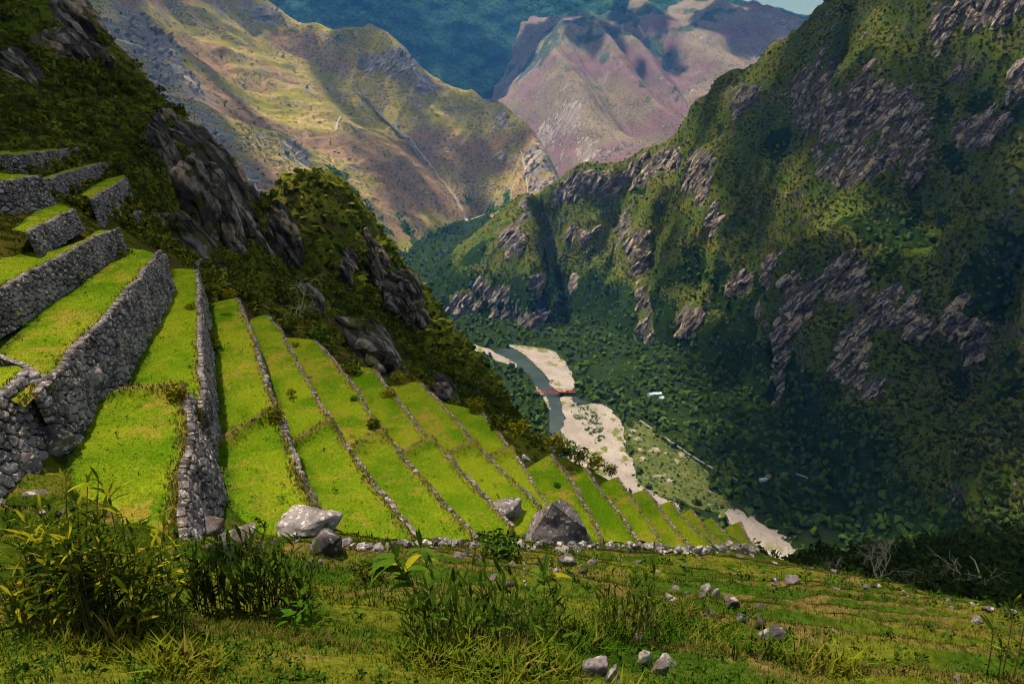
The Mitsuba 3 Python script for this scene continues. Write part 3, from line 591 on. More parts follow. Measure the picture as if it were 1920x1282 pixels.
# ------------------------------------------------------------------ vegetation in masses
def scatter(templates, pts, size, yaw, tilt=None, squash=1.0):
    """All copies as one mesh (v, f, uv); uv = (random per copy, height within the copy)."""
    V, Fc, U, at = [], [], [], 0
    which = rng.integers(0, len(templates), len(pts))
    for t, (tv, tf) in enumerate(templates):
        i = np.flatnonzero(which == t)
        if not len(i): continue
        c, s_ = np.cos(yaw[i]), np.sin(yaw[i])
        x = tv[None, :, 0] * c[:, None] - tv[None, :, 1] * s_[:, None]
        y = tv[None, :, 0] * s_[:, None] + tv[None, :, 1] * c[:, None]
        z = np.repeat(tv[None, :, 2], len(i), 0) * (squash if np.isscalar(squash) else squash[i][:, None])
        if tilt is not None:
            x = x + z * tilt[i][:, :1]; y = y + z * tilt[i][:, 1:2]
        g = np.stack([x, y, z], -1) * size[i][:, None, None] + pts[i][:, None]
        V.append(g.reshape(-1, 3)); Fc.append((tf[None] + (np.arange(len(i)) * len(tv))[:, None, None] + at).reshape(-1, 3))
        U.append(np.stack([np.repeat(rng.random(len(i)), len(tv)), np.tile(tv[:, 2], len(i))], 1))
        at += len(i) * len(tv)
    return np.vstack(V), np.vstack(Fc), np.vstack(U)

def crown(seed, sub=1, lump=.55):
    m = trimesh.creation.icosphere(sub, 1.0)
    v = m.vertices * (1 + lump * 2 * nz(m.vertices + seed * 3.7, .75, 2, seed)[:, None])
    v = v + np.random.default_rng(seed).normal(0, .07, v.shape)
    v[:, 2] = v[:, 2] * .85 + .6
    return v, m.faces

def sample_surface(v, f, weight, n, far=0.0):
    """n points on the surface, by the mean of the vertex weights and by how large the surface shows from the valley view; far > 0 evens it out."""
    c = np.cross(v[f[:, 1]] - v[f[:, 0]], v[f[:, 2]] - v[f[:, 0]])
    q = v[f].mean(1) - EYE
    dist = np.linalg.norm(q, axis=1)
    a = (np.maximum(-(c * q).sum(1) / dist, 0) + .12 * np.linalg.norm(c, axis=1)) / dist ** (2 - far) * weight[f].mean(1)
    dep = q @ FWD
    sx, sy = q[:, 0] / np.maximum(dep, 1) * FOC, q @ UPV / np.maximum(dep, 1) * FOC
    a = a * ((dep > 1) & (np.abs(sx) < 1060) & (np.abs(sy) < 760))
    i = rng.choice(len(f), n, p=a / a.sum())
    u, w = rng.random(n), rng.random(n)
    u, w = np.where(u + w > 1, 1 - u, u), np.where(u + w > 1, 1 - w, w)
    t = v[f[i]]
    return t[:, 0] + (t[:, 1] - t[:, 0]) * u[:, None] + (t[:, 2] - t[:, 0]) * w[:, None]

def canopy(dark, light):
    return diffuse(lambda p, n, uv: mix(c3(*dark), c3(*light), smoothstep(.1, .95, uv.x * .75 + .35 * noise(p.x / 30, p.y / 30, p.z / 30))) * (.55 + .7 * noise(p.x / 1.3, p.y / 1.3, p.z / 1.3)))
scene['mat_canopy'] = canopy((.028, .06, .009), (.065, .115, .018))
scene['mat_scrub_leaf'] = canopy((.012, .026, .006), (.055, .07, .014))
scene['mat_bush_leaf'] = canopy((.028, .05, .005), (.15, .165, .016))
scene['mat_green_bush'] = canopy((.02, .06, .008), (.09, .17, .02))

def hull_stone_early(seed):
    g = np.random.default_rng(seed)
    p = g.normal(size=(16, 3)); p /= np.linalg.norm(p, axis=1, keepdims=True)
    p = np.sign(p) * np.abs(p) ** .6
    return trimesh.convex.convex_hull(p / np.abs(p).max(0) * .5)
def leafball(seed, n, size, quad=True):
    """A crown of loose leaf-sized faces spread through an uneven volume."""
    g = np.random.default_rng(seed)
    d = g.normal(size=(n, 3)); d /= np.linalg.norm(d, axis=1, keepdims=True)
    rad = g.random(n) ** .4 * (.7 + 1.1 * (meshkit.fbm(d * 1.3 + seed, 2, seed) - .25))
    c = d * rad[:, None]; c[:, 2] = c[:, 2] * .8 + .55
    a = g.normal(size=(n, 3)) + d * .4; a /= np.linalg.norm(a, axis=1, keepdims=True)
    b = np.cross(a, g.normal(size=(n, 3))); b /= np.linalg.norm(b, axis=1, keepdims=True)
    L = size * (.6 + .8 * g.random(n))[:, None]
    v = np.stack([c - a * L, c + b * L * .4, c + a * L, c - b * L * .4], 1).reshape(-1, 3)
    i = np.arange(n) * 4
    return v, np.vstack([np.stack([i, i + 1, i + 2], 1), np.stack([i, i + 2, i + 3], 1)])

def hull_crown(seed, n):
    g = np.random.default_rng(seed)
    p = g.normal(size=(n, 3)); p /= np.linalg.norm(p, axis=1, keepdims=True)
    p *= (.65 + .6 * g.random(n))[:, None]
    m = trimesh.convex.convex_hull(p)
    v = np.array(m.vertices); v[:, 2] = v[:, 2] * .85 + .55
    return v, m.faces
def leafy_crown(seed):
    a, b = hull_crown(seed, 12), leafball(800 + seed, 7, .36)
    return np.vstack([np.array(a[0]) * .95, b[0]]), np.vstack([a[1], b[1] + len(a[0])])
crowns = [leafy_crown(i) for i in range(12)]
small = [hull_crown(40 + i, 8) for i in range(8)]
# forest on the valley floor
low4 = v4[v4[:, 2] < 60]
tree4 = cKDTree(low4[:, :2])
P = []
while sum(map(len, P)) < 9500:
    q = np.stack([rng.uniform(-500, 800, 8000), rng.uniform(560, 2900, 8000)], 1)
    d = np.hypot(q[:, 0], q[:, 1])
    keep = rng.random(len(q)) < np.clip((1000 / d) ** 1.6, 0, 1) * ((q[:, 0] > -.3 * q[:, 1]))
    q = q[keep]
    q = q[~shapely.contains_xy(OPEN, q[:, 0], q[:, 1])]
    qq = np.c_[q, np.zeros(len(q))] - EYE
    dep = qq @ FWD
    q = q[(np.abs(qq[:, 0] / dep * FOC) < 1000) & (np.abs(qq @ UPV / dep * FOC) < 700) & (qq[:, 0] / dep * FOC > -260)]
    dd, ii = tree4.query(q)
    q = q[(dd > 12) | (low4[ii, 2] < 6)]
    q = q[q[:, 0] < .62 * q[:, 1] + 60]
    P.append(q)
P = np.vstack(P)[:9500]
pts = np.c_[P, sstep(1500, 3500, P[:, 1]) * 60 - .5]
sz = 3.0 + 4.4 * rng.random(len(pts)) ** 2
bright = shapely.contains_xy(R8, pts[:, 0], pts[:, 1])
v, f, uv = scatter(small, pts[bright], sz[bright] * .7, rng.uniform(0, 6.28, bright.sum()))
put('shrubbery', (v, f), 'green_bush', smooth=False, uv=uv, kind='stuff', label='patch of brighter green young growth in the valley forest')
pts, sz = pts[~bright], sz[~bright]
v, f, uv = scatter(crowns, pts, sz, rng.uniform(0, 6.28, len(pts)), squash=1.25)
put('forest', (v, f), 'canopy', smooth=False, uv=uv, kind='stuff', label='dense dark green forest filling the valley floor around the river')
edge = shapely.union_all([R2, R3, R4, R5, R6]).boundary
q = np.array([edge.interpolate(t * edge.length).coords[0] for t in rng.random(420)]) + rng.normal(0, 3.5, (420, 2))
q = np.vstack([q, np.array([[x_, y_] for x_, y_ in rng.uniform([60, 560], [420, 1150], (9000, 2)) if R7.contains(Point(x_, y_))])[:700]])
GREEN = Polygon(np.array([at_z(px, py, 0)[:2] for px, py in Z6((840, 450), (930, 460), (1010, 540), (1030, 640), (985, 690), (950, 640), (900, 560), (850, 520))]))
c_ = rng.uniform(GREEN.bounds[:2], GREEN.bounds[2:], (1500, 2))
c_ = c_[shapely.contains_xy(GREEN, c_[:, 0], c_[:, 1])]
q = np.vstack([q, c_[rng.random(len(c_)) < .15 + .85 * sstep(.4, .6, meshkit.noise(np.c_[c_, 0 * c_[:, 0]] / 9, 95))]])
q = q[~shapely.contains_xy(R1, q[:, 0], q[:, 1])]
v, f, uv = scatter(small, np.c_[q, np.full(len(q), -.2)], .5 + 2.2 * rng.random(len(q)) ** 3, rng.uniform(0, 6.28, len(q)))
put('shrubbery_001', (v, f), 'canopy', smooth=False, uv=uv, kind='stuff', label='low scrub along the edges of the gravel banks and in the meadow')
q = np.array([edge.interpolate(t * edge.length).coords[0] for t in rng.random(500)]) + rng.normal(0, 3, (500, 2))
v, f, uv = scatter(small, np.c_[q, np.full(len(q), -.3)], .4 + 1.1 * rng.random(len(q)) ** 3, rng.uniform(0, 6.28, len(q)))
put('river_stones', (v, f), 'gravel', smooth=False, kind='stuff', label='stones lying along the river bank')
# wooded gullies and lower slopes of the right mountain
pts = sample_surface(v4, f4, wood4 ** 1.5, 6500)
v, f, uv = scatter(crowns, pts, (2.6 + 3.6 * rng.random(len(pts)) ** 1.5), rng.uniform(0, 6.28, len(pts)), squash=1.2)
put('forest_001', (v, f), 'canopy', smooth=False, uv=uv, kind='stuff', label='dark trees in the gullies and on the lower slopes of the right mountain')
pts = sample_surface(v4, f4, np.clip(1.0 - wood4 - 1.0 * rock4, .04, 1), 16000)
v, f, uv = scatter(small, pts, 1.2 + 2.8 * rng.random(len(pts)) ** 2, rng.uniform(0, 6.28, len(pts)))
put('scrub', (v, f), 'scrub_leaf', smooth=False, uv=uv, kind='stuff', label='low scrub dotted over the steep right mountain')
pts = sample_surface(v5, f5, wood5 ** 2 + .012, 4500)
v, f, uv = scatter(small, pts, 2.2 + 4.0 * rng.random(len(pts)) ** 2, rng.uniform(0, 6.28, len(pts)))
put('forest_002', (v, f), 'canopy', smooth=False, uv=uv, kind='stuff', label='green trees in the gullies of the olive mountain')
# crags standing out of the rock zones: slabs that lean with the strata
slabs = []
for i in range(8):
    m = hull_stone_early(900 + i)
    slabs.append((m.vertices * [1, .8, 1.0], m.faces))
def crags(v, f, weight, n, size, hand, seed):
    pts = sample_surface(v, f, weight, n)
    g_ = np.random.default_rng(seed)
    az_ = np.arctan2(pts[:, 0] - EYE[0], pts[:, 1] - EYE[1])
    yaw_ = -az_ + g_.normal(0, .35, n)
    tl = np.stack([np.cos(-az_) * .5 * hand + g_.normal(0, .12, n), np.sin(-az_) * .5 * hand + g_.normal(0, .12, n) + .25], 1)
    return scatter(slabs, pts, size * (.35 + 1.2 * g_.random(n) ** 2.5), yaw_, tilt=tl, squash=1.0 + 1.4 * g_.random(n))
v, f, uv = crags(v4, f4, sstep(.5, .8, rock4), 1500, 13, 1.0, 5)
put('crags', (v, f), 'crag', smooth=False, uv=np.clip(uv, 0, 0) + [1, 0], kind='stuff', label='grey rock slabs standing out of the right mountain')
v, f, uv = crags(vN, fN, sstep(.4, .8, rockN) * (np.hypot(vN[:, 0], vN[:, 1]) > 64), 420, 2.6, -1.0, 6)
put('crags_001', (v, f), 'near_crag', smooth=False, uv=np.clip(uv, 0, 0) + [1, 0], kind='stuff', label='grey rock slabs standing out of the dark spur')
v, f, uv = crags(v5, f5, sstep(.5, .8, rock5), 900, 12, 1.0, 7)
put('crags_002', (v, f), 'far_crag', smooth=False, uv=np.clip(uv, 0, 0) + [1, 0], kind='stuff', label='pale rock slabs standing out of the olive mountain')
# scrub on the near spur
bushes = [leafball(i, 25, .4) for i in range(8)]
wgt = (woodN * 1.0 + .4) * (vN[:, 0] < .25 * vN[:, 1]) * np.clip(1.4 - 1.5 * rkN, 0, 1) * sstep(56, 64, np.hypot(vN[:, 0], vN[:, 1])) 
pts = sample_surface(vN, fN, wgt * (np.hypot(vN[:, 0], vN[:, 1]) < 200), 6000)
d = np.hypot(pts[:, 0], pts[:, 1])
v, f, uv = scatter(bushes, pts, (.35 + .9 * rng.random(len(pts)) ** 2) * np.clip(d / 120, .7, 1.9), rng.uniform(0, 6.28, len(pts)))
pts = sample_surface(vN, fN, wgt * (np.hypot(vN[:, 0], vN[:, 1]) > 160), 7000)
v_, f_, uv_ = scatter(small, pts, .7 + 1.5 * rng.random(len(pts)) ** 2, rng.uniform(0, 6.28, len(pts)))
v, f, uv = np.vstack([v, v_]), np.vstack([f, f_ + len(v)]), np.vstack([uv, uv_])
RIGHT = (vN[:, 0] > .25 * vN[:, 1]) * sstep(56, 64, np.hypot(vN[:, 0], vN[:, 1]))
pts = sample_surface(vN, fN, RIGHT, 2600)
d = np.hypot(pts[:, 0], pts[:, 1])
v_, f_, uv_ = scatter(bushes, pts, (.6 + 1.5 * rng.random(len(pts)) ** 2) * np.clip(d / 150, .6, 2), rng.uniform(0, 6.28, len(pts)))
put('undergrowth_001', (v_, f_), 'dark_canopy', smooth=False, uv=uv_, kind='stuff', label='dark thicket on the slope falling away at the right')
put('undergrowth', (v, f), 'bush_leaf', smooth=False, uv=uv, kind='stuff', label='thick bushes and grass covering the dark spur beyond the terraces')

# ------------------------------------------------------------------ stone
PEAK = np.array([[-.5, -.3, -.5], [.5, -.35, -.5], [.45, .4, -.5], [-.45, .4, -.5], [-.12, -.1, .5], [.06, .05, .46], [-.42, -.15, .0], [.34, -.3, .05], [.3, .25, .1], [-.3, .3, .1], [-.18, -.38, -.1], [.48, 0, -.25]])
def hull_stone(seed, n=13):
    if n == 9: return trimesh.convex.convex_hull(PEAK)
    g = np.random.default_rng(seed)
    p = g.normal(size=(n, 3)); p /= np.linalg.norm(p, axis=1, keepdims=True)
    p = np.sign(p) * np.abs(p) ** .7
    return trimesh.convex.convex_hull(p / np.abs(p).max(0) * .5)

def boulder(seed, dims, sub=3, rough=.1, n=12):
    """A cut-looking rock: a hull with many small breaks."""
    m = hull_stone(seed, n)
    for _ in range(sub):
        m = m.subdivide()
    m.merge_vertices()
    if sub > 1 and n != 9: trimesh.smoothing.filter_laplacian(m, lamb=.5, iterations=sub)
    v = np.array(m.vertices)
    nn = np.array(m.vertex_normals)
    v = v + nn * (rough * (ridged(v + seed * 1.9, .55, 4, seed) - .6) + rough * .4 * nz(v, .12, 2, seed + 1))[:, None]
    return trimesh.Trimesh(v * np.asarray(dims, float), m.faces, process=False)

def rot(ax, ay, az_):
    return trimesh.transformations.euler_matrix(ax, ay, az_)[:3, :3]
def num(base, i):
    return base if i == 0 else f'{base}_{i:03d}'

from scipy.spatial import Voronoi
def wall(key, lip, D2, batter, size, label, parts=300, core_back=.14, big=(), top_only=False, seed=0, cat='stone wall'):
    """A dry stone retaining wall under a terrace lip: irregular stones fitted in the wall's face, joints open to the dark core."""
    g = np.random.default_rng(100 + seed)
    lip = np.asarray(lip, float)
    out = out_of(lip)
    L = np.r_[0, np.cumsum(np.linalg.norm(np.diff(lip[:, :2], axis=0), axis=1))]
    zb = np.full(len(lip), EYE[2] - D2) - .12 if np.isscalar(D2) else resample(np.c_[lip[:, :2] * 0 + np.arange(len(lip))[:, None], np.asarray(D2)], len(lip))[:, 2] - .12
    H = lip[:, 2] + (.07 if not top_only else -.01) - zb + (.07 * nz(lip, .8, 2, seed) if top_only else 0)
    Hm = float(H.mean()); Lm = float(L[-1])
    def place(q, depth):
        """(along, up in 0..1 of the height, out of the face) to the world."""
        s_, t_ = np.clip(q[:, 0], -.3, Lm + .3), q[:, 1] / Hm
        base = np.stack([np.interp(s_, L, lip[:, k]) for k in range(3)], 1)
        o = np.stack([np.interp(s_, L, out[:, k]) for k in range(3)], 1); o /= np.linalg.norm(o, axis=1, keepdims=True)
        h_ = np.interp(s_, L, H); b_ = np.interp(s_, L, zb)
        w = base + o * (batter * h_ * (1 - t_) + depth)[:, None]
        w[:, 2] = b_ + h_ * t_
        return w
    # core behind the joints
    sx = np.linspace(0, Lm, max(4, int(Lm / .5))); ty = np.linspace(0, Hm * .985, 6)
    S_, T_ = np.meshgrid(sx, ty, indexing='ij')
    cv = place(np.stack([S_.ravel(), T_.ravel()], 1), np.full(S_.size, -core_back * .55))
    cf = grid_faces(len(sx), len(ty))
    put(key + '__core', (cv, cf), 'joint_earth')
    # seeds with unequal spacing
    ax = 1.35
    seeds, rad = [], []
    for (bs, bt, br) in big:
        seeds.append((bs / ax, bt)); rad.append(br)
    tries = int(Lm * Hm / (size * size) * 14)
    cand = np.stack([g.uniform(0, Lm / ax, tries), g.uniform(0, Hm, tries)], 1)
    cr = size * (.34 + .86 * g.random(tries) ** 3)
    cell = {}
    def near_ok(c, r_):
        i_, j_ = int(c[0] / size), int(c[1] / size)
        for a in range(i_ - 2, i_ + 3):
            for b in range(j_ - 2, j_ + 3):
                for k in cell.get((a, b), ()):
                    if (seeds[k][0] - c[0]) ** 2 + (seeds[k][1] - c[1]) ** 2 < (.5 * (rad[k] + r_)) ** 2: return False
        for k in range(len(big)):
            if (seeds[k][0] - c[0]) ** 2 + (seeds[k][1] - c[1]) ** 2 < (.5 * rad[k] + .42 * r_) ** 2: return False
        return True
    for c, r_ in zip(cand, cr):
        if top_only and c[1] < Hm - size * 1.3: r_ *= 1.7
        if near_ok(c, r_):
            cell.setdefault((int(c[0] / size), int(c[1] / size)), []).append(len(seeds)); seeds.append(tuple(c)); rad.append(r_)
    P_ = np.array(seeds); n0 = len(P_)
    ringed = []
    for k in range(len(big)):   # keep a large stone's own ground: ghosts pull its neighbours' borders outward
        pass
    mir = [P_ * [-1, 1], [2 * Lm / ax, 0] + P_ * [-1, 1], P_ * [1, -1], [0, 2 * Hm] + P_ * [1, -1]]
    vor = Voronoi(np.vstack([P_] + mir))
    stones = []
    for i in range(n0):
        reg = vor.regions[vor.point_region[i]]
        if -1 in reg or len(reg) < 3: continue
        poly = vor.vertices[reg] * [ax, 1]
        c = poly.mean(0)
        a = np.arctan2(poly[:, 1] - c[1], poly[:, 0] - c[0]); poly = poly[np.argsort(a)]
        e = np.linalg.norm(poly - np.roll(poly, 1, axis=0), axis=1)
        poly = poly[e > .035]
        if len(poly) < 3: continue
        # cut the corners
        if len(poly) < 8:
            nx = np.roll(poly, -1, axis=0); pv = np.roll(poly, 1, axis=0)
            poly = np.stack([poly + .2 * (pv - poly), poly + .2 * (nx - poly)], 1).reshape(-1, 2)
        rr_ = np.sqrt(max(1e-4, .5 * abs(np.dot(poly[:, 0], np.roll(poly[:, 1], 1)) - np.dot(poly[:, 1], np.roll(poly[:, 0], 1)))))
        shrink = 1 - min(.16, .022 / rr_)
        m_ = len(poly)
        r0 = c + (poly - c) * shrink
        r1 = c + (poly - c) * shrink * .93
        r2 = c + (poly - c) * shrink * g.uniform(.55, .72)
        proud = g.uniform(-.03, .05) + .08 * rr_
        bul = .1 * rr_ + .02
        dd = np.r_[np.full(m_, -core_back), np.full(m_, proud) + g.uniform(-.02, .02, m_), proud + bul + g.uniform(-.035, .035, m_) * rr_ * 1.5, [proud + bul + g.uniform(-.03, .05) * rr_]]
        w = place(np.vstack([r0, r1, r2, [c + g.normal(0, .06 * rr_, 2)]]), dd)
        k = np.arange(m_); k1 = (k + 1) % m_
        fc = np.vstack([np.stack([k, k1, k1 + m_], 1), np.stack([k, k1 + m_, k + m_], 1), np.stack([k + m_, k1 + m_, k1 + 2 * m_], 1), np.stack([k + m_, k1 + 2 * m_, k + 2 * m_], 1), np.stack([k + 2 * m_, k1 + 2 * m_, np.full(m_, 3 * m_)], 1)])
        dist = np.linalg.norm(w.mean(0) - EYE)
        stones.append((rr_ / dist * (1 if (not top_only or c[1] > Hm - size * .9) else .02), w, fc))
    stones.sort(key=lambda q: -q[0])
    ind = [q for q in stones if q[0] * FOC > 7.0][:parts]
    for i, (_, w, fc) in enumerate(ind):
        scene[num(key + '__stone', i)] = mikit.ply((w, fc), 'mat_stone', smooth=False)
    rest = stones[len(ind):]
    if rest:
        off = np.cumsum([0] + [len(q[1]) for q in rest])[:-1]
        put(key + '__rubble', (np.vstack([q[1] for q in rest]), np.vstack([q[2] + o for q, o in zip(rest, off)])), 'stone', smooth=False, kind='stuff')
    tag(key, label, cat, 'thing', 'dry stone terrace walls')
    return place

def rock_at(key, p, dims, seed, label, yaw=0.0, tilt=(0, 0), sink=.25, mat='stone', part=False, cat='boulder', sub=3, rough=.14, n=15, group=None):
    m = boulder(seed, dims, sub, rough, n)
    v = m.vertices @ rot(tilt[0], tilt[1], yaw).T + np.asarray(p) + [0, 0, dims[2] * (.5 - sink)]
    if part: put(key, (v, m.faces), mat, smooth=35)
    else: put(key, (v, m.faces), mat, smooth=35, label=label, cat=cat, group=group)

# walls whose faces show
wall('terrace_wall', ext(lip_of('A', .5), .9), 12.6, BATTER['A'], .44, 'steep battered stone wall dropping from the grass terrace nearest the camera', seed=1)
wall('terrace_wall_001', lip_of('R', .5), 13.0, BATTER['R'], .42, 'long narrow stone wall seen edge on, beyond the nearest terrace', seed=2)
wall('terrace_wall_002', ext(lip_of('Q', .5), 1.5, .8), 10.45, .2, .46, 'tall stone wall running up from the big boulders to the terrace corner', seed=3)
qn = px_line(7.6, [(-140, 880), (-60, 805), (0, 742), (57, 690)])
wall('terrace_wall_003', ext(qn, 1.0), 10.2, .3, .5, 'rough boulder wall at the left edge below the brownish grass block', seed=4)
# its return face towards the far side
q = np.array([at_z(57, 690, EYE[2] - 7.6), at_z(57, 690, EYE[2] - 7.6) + [-6.5, 4.2, 0]])
wall('terrace_wall_004', dense(q, .5), 8.3, .15, .4, 'short return of the boulder wall behind the brownish grass block', seed=5, parts=40)
wall('terrace_wall_005', ext(lip_of('P', .5), 0, .5), 7.9, .22, .4, 'second big stone wall at the left, under the upper grass terrace', seed=6)
wall('terrace_wall_006', lip_of('V2', .5), 6.4, .25, .36, 'bluish stone wall below the small upper terrace', seed=7, parts=150)
wall('terrace_wall_007', lip_of('V1', .5), 5.2, .3, .5, 'dark boulder wall at the left edge under the small grass top', seed=8, parts=150)
wall('terrace_wall_008', lip_of('U2', .5), 6.2, .2, .45, 'stone wall under the second highest terrace', seed=9, parts=150)
wall('terrace_wall_009', lip_of('U1', .5), 4.1, .15, .45, 'highest stone wall, under the topmost grass terrace', seed=10, parts=150)
def ground_wall(key, pts, h, label, seed):
    q = dense(np.array([spot(vN, px, py) for px, py in pts]), .4)
    wall(key, q + np.c_[np.zeros((len(q), 2)), h * (1 + .8 * nz(q, 1.5, 2, seed))], q[:, 2] - .5, .12, .42, label, seed=seed, parts=60)
ground_wall('terrace_wall_010', [(264, 420), (300, 412), (340, 408)], .9, 'small patch of stone wall on the rocks under the dark cliff', 11)
ground_wall('terrace_wall_011', [(374, 500), (402, 494), (432, 489)], .6, 'low stone wall at the foot of the dark cliff', 12)
wall('terrace_wall_012', lip_of('U3', .5), 6.8, .15, .42, 'short broken wall between the upper terraces and the dark mountain', seed=13, parts=60)
CL = [(392, 480, 64, 185, 96, 101, 'tall dark cliff slab at the left with deep upright cracks'), (444, 482, 40, 150, 97, 102, 'right hand slab of the tall dark cliff'), (416, 372, 30, 66, 112, 103, 'pale broken rock face high on the dark cliff'), (352, 470, 46, 70, 90, 104, 'low rock buttress left of the tall cliff slab'), (330, 330, 56, 110, 118, 105, 'upper rock face of the dark spur'),
      (540, 490, 56, 100, 150, 106, 'grey rock face in the bushes right of the tall cliff'), (706, 540, 26, 120, 382, 107, 'pale upright cliff on the skyline of the spur'), (765, 610, 74, 96, 415, 108, 'dark cliff at the end of the spur above the valley'), (606, 588, 24, 40, 110, 109, 'leaning boulder in the bushes beyond the terraces'), (715, 696, 60, 26, 95, 110, 'broken dark rocks below the bushes at the terrace ends'),
      (150, 125, 80, 70, 138, 111, 'shadowed rock face high at the left'), (655, 540, 24, 50, 190, 112, 'narrow rock among the bushes on the spur'), (835, 745, 36, 26, 90, 113, 'grey rock at the far end of the sixth terrace')]
for i, (px, py, w_, h_, r_, seed, lab) in enumerate(CL):
    p = spot(vN, px, py)
    u = reach(p) / FOC
    key = num('cliff', i)
    m = boulder(seed, (1, 1, 1), 4 if h_ > 80 else 3, .0, 17)
    v = np.array(m.vertices) * [w_ * u, w_ * u * 1.1, h_ * u * 1.25]
    v = v + np.array(trimesh.Trimesh(v, m.faces, process=False).vertex_normals) * (w_ * u * (.2 * (ridged(v * [1, 1, .25] / (w_ * u) + seed, .35, 4, seed) ** 1.5 - .5) - .16 * ridged(v * [1, 1, .4] / (w_ * u) + seed + 9, .3, 2, seed + 3) ** 7 + .1 * np.floor(4 * meshkit.fbm(v * [1, 1, .5] / (w_ * u) * 2.2 + seed, 2, seed)) / 4))[:, None]
    v = v @ rot(.25, -.12, -math.atan2(p[0], p[1])).T + p + [0, 0, h_ * u * .4] + np.r_[ray(px, py)[:2] / np.hypot(*ray(px, py)[:2]) * w_ * u * .45, 0]
    put(key, (v, m.faces), 'pale_crag' if 'pale' in lab else 'near_crag', smooth=False, label=lab, cat='cliff')
names = ORD
for i, (a, b) in enumerate(chain):
    if a in ('A', 'R'): continue
    k_ = len([1 for q in labels if q.startswith('terrace_wall') and '__' not in q])
    far_half = a[-1] == 'f' or a == 'R'
    wall(f'terrace_wall_{k_:03d}', lip_of(a, .5), LIPS[b][0], BATTER.get(a, .06), .56, ('thin stone edge of the ' + names['BCDEFGHIJKLMO'.index(a[0])] + ' terrace from the left, ' + ('beyond the cross step' if far_half else 'on the near side')), parts=70, top_only=True, seed=20 + i)
wall(f'terrace_wall_{k_ + 1:03d}', lip_of('Gf', .5), 24.6, .16, .5, 'stone edge of the small last terrace above the yellow bushes', parts=40, top_only=True, seed=60)
wall(f'terrace_wall_{k_ + 2:03d}', lip_of('S', .5), 40, .16, .5, 'stone edge of the lowest terrace at the far right end', parts=40, top_only=True, seed=61)

# ------------------------------------------------------------------ foreground: where a sight line meets the hillside
front = vN[(np.hypot(vN[:, 0], vN[:, 1]) < 80)]
front_tree = cKDTree(front[:, :2])
def ground_z(x, y):
    d_, i_ = front_tree.query(np.stack([x, y], -1), k=3)
    w_ = 1 / (d_ + 1e-3)
    return (front[i_, 2] * w_).sum(-1) / w_.sum(-1)
def ground_at(px, py, r_max=78):
    d = ray(px, py); d = d / math.hypot(d[0], d[1])
    r_ = np.exp(np.linspace(math.log(2.3), math.log(r_max), 700))
    q = EYE + d * r_[:, None]
    below = np.flatnonzero(q[:, 2] < ground_z(q[:, 0], q[:, 1]))
    p = q[below[0]] if len(below) else q[-1]
    return np.array([p[0], p[1], float(ground_z(p[0], p[1]))])

# boulders
scene['mat_dark_stone'] = diffuse(lambda p, n, uv: stone_colour(p, n, uv) * .62)
scene['mat_pale_stone'] = diffuse(lambda p, n, uv: stone_colour(p, n, uv) * 1.25 + c3(.03, .03, .027))
def px_rock(key, px, py, wpx, hpx, seed, label, deep=.8, mat='stone', yaw=0., tilt=(0, 0), sink=.2, base=None, **k):
    p = ground_at(px, py) if base is None else np.asarray(base)
    u = reach(p) / FOC
    rock_at(key, p, (wpx * u, wpx * u * deep, hpx * u * (1.25 if k.get('cat') == 'rock' else 1)), seed, label, yaw, tilt, sink, mat, **k)
def on_level(px, py, D): return at_z(px, py, EYE[2] - D)
px_rock('boulder', 1046, 1016, 128, 112, 5, 'largest grey pointed boulder standing at the foot of the terraces', yaw=.2, n=9, rough=.09)
px_rock('boulder_001', 955, 972, 84, 42, 6, 'dark flat boulder left of the largest pointed one', yaw=.2, base=on_level(955, 975, 20.6))
px_rock('boulder_002', 990, 862, 22, 15, 7, 'small whitish boulder at the corner of a far terrace', mat='pale_stone', base=on_level(990, 862, 24))
px_rock('boulder_003', 583, 985, 112, 52, 8, 'long pale slab boulder on the corner of the second terrace', mat='pale_stone', yaw=-.15, base=on_level(583, 992, 12.7), tilt=(.1, -.1))
px_rock('boulder_004', 618, 1040, 70, 66, 9, 'leaning grey boulder propped under the pale slab', mat='dark_stone', yaw=.6, tilt=(.3, .2))
px_rock('boulder_005', 440, 1040, 84, 80, 10, 'grey lichen-spotted boulder behind the dark lance-leaved plants', mat='dark_stone', yaw=.3, n=10)
px_rock('boulder_006', 392, 1000, 56, 34, 12, 'low mossy boulder at the foot of the nearest wall', mat='dark_stone', yaw=.3)
for i, (px, py, w_, h_, D, seed) in enumerate([(163, 735, 66, 62, 9.8, 21), (128, 782, 60, 56, 9.9, 22), (100, 850, 74, 66, 10.0, 23), (40, 900, 70, 56, 9.8, 24), (72, 960, 60, 50, 10.1, 25), (385, 925, 52, 74, 12.3, 26), (396, 800, 30, 40, 12.3, 27), (310, 512, 22, 40, 10.3, 28)]):
    p = on_level(px, py, D)
    u = reach(p) / FOC
    rock_at(f'{"terrace_wall" if i in (5, 6) else "terrace_wall_002" if i in (0, 7) else "terrace_wall_003"}__boulder_{i:03d}', p, (w_ * u, w_ * u * .9, h_ * u), seed, None, yaw=.5 + i, sink=.1, part=True, n=11)
for i, (px, py, w_, h_, D, seed) in enumerate([(78, 742, 46, 50, 8.4, 121), (100, 752, 36, 44, 8.8, 122), (60, 720, 40, 36, 8.0, 123), (92, 722, 30, 30, 8.1, 124)]):
    p = on_level(px, py, D); u = reach(p) / FOC
    rock_at(f'terrace_wall_004__boulder_{i:03d}', p, (w_ * u, w_ * u, h_ * u), seed, None, yaw=.5 + i, sink=.3, part=True, n=14)
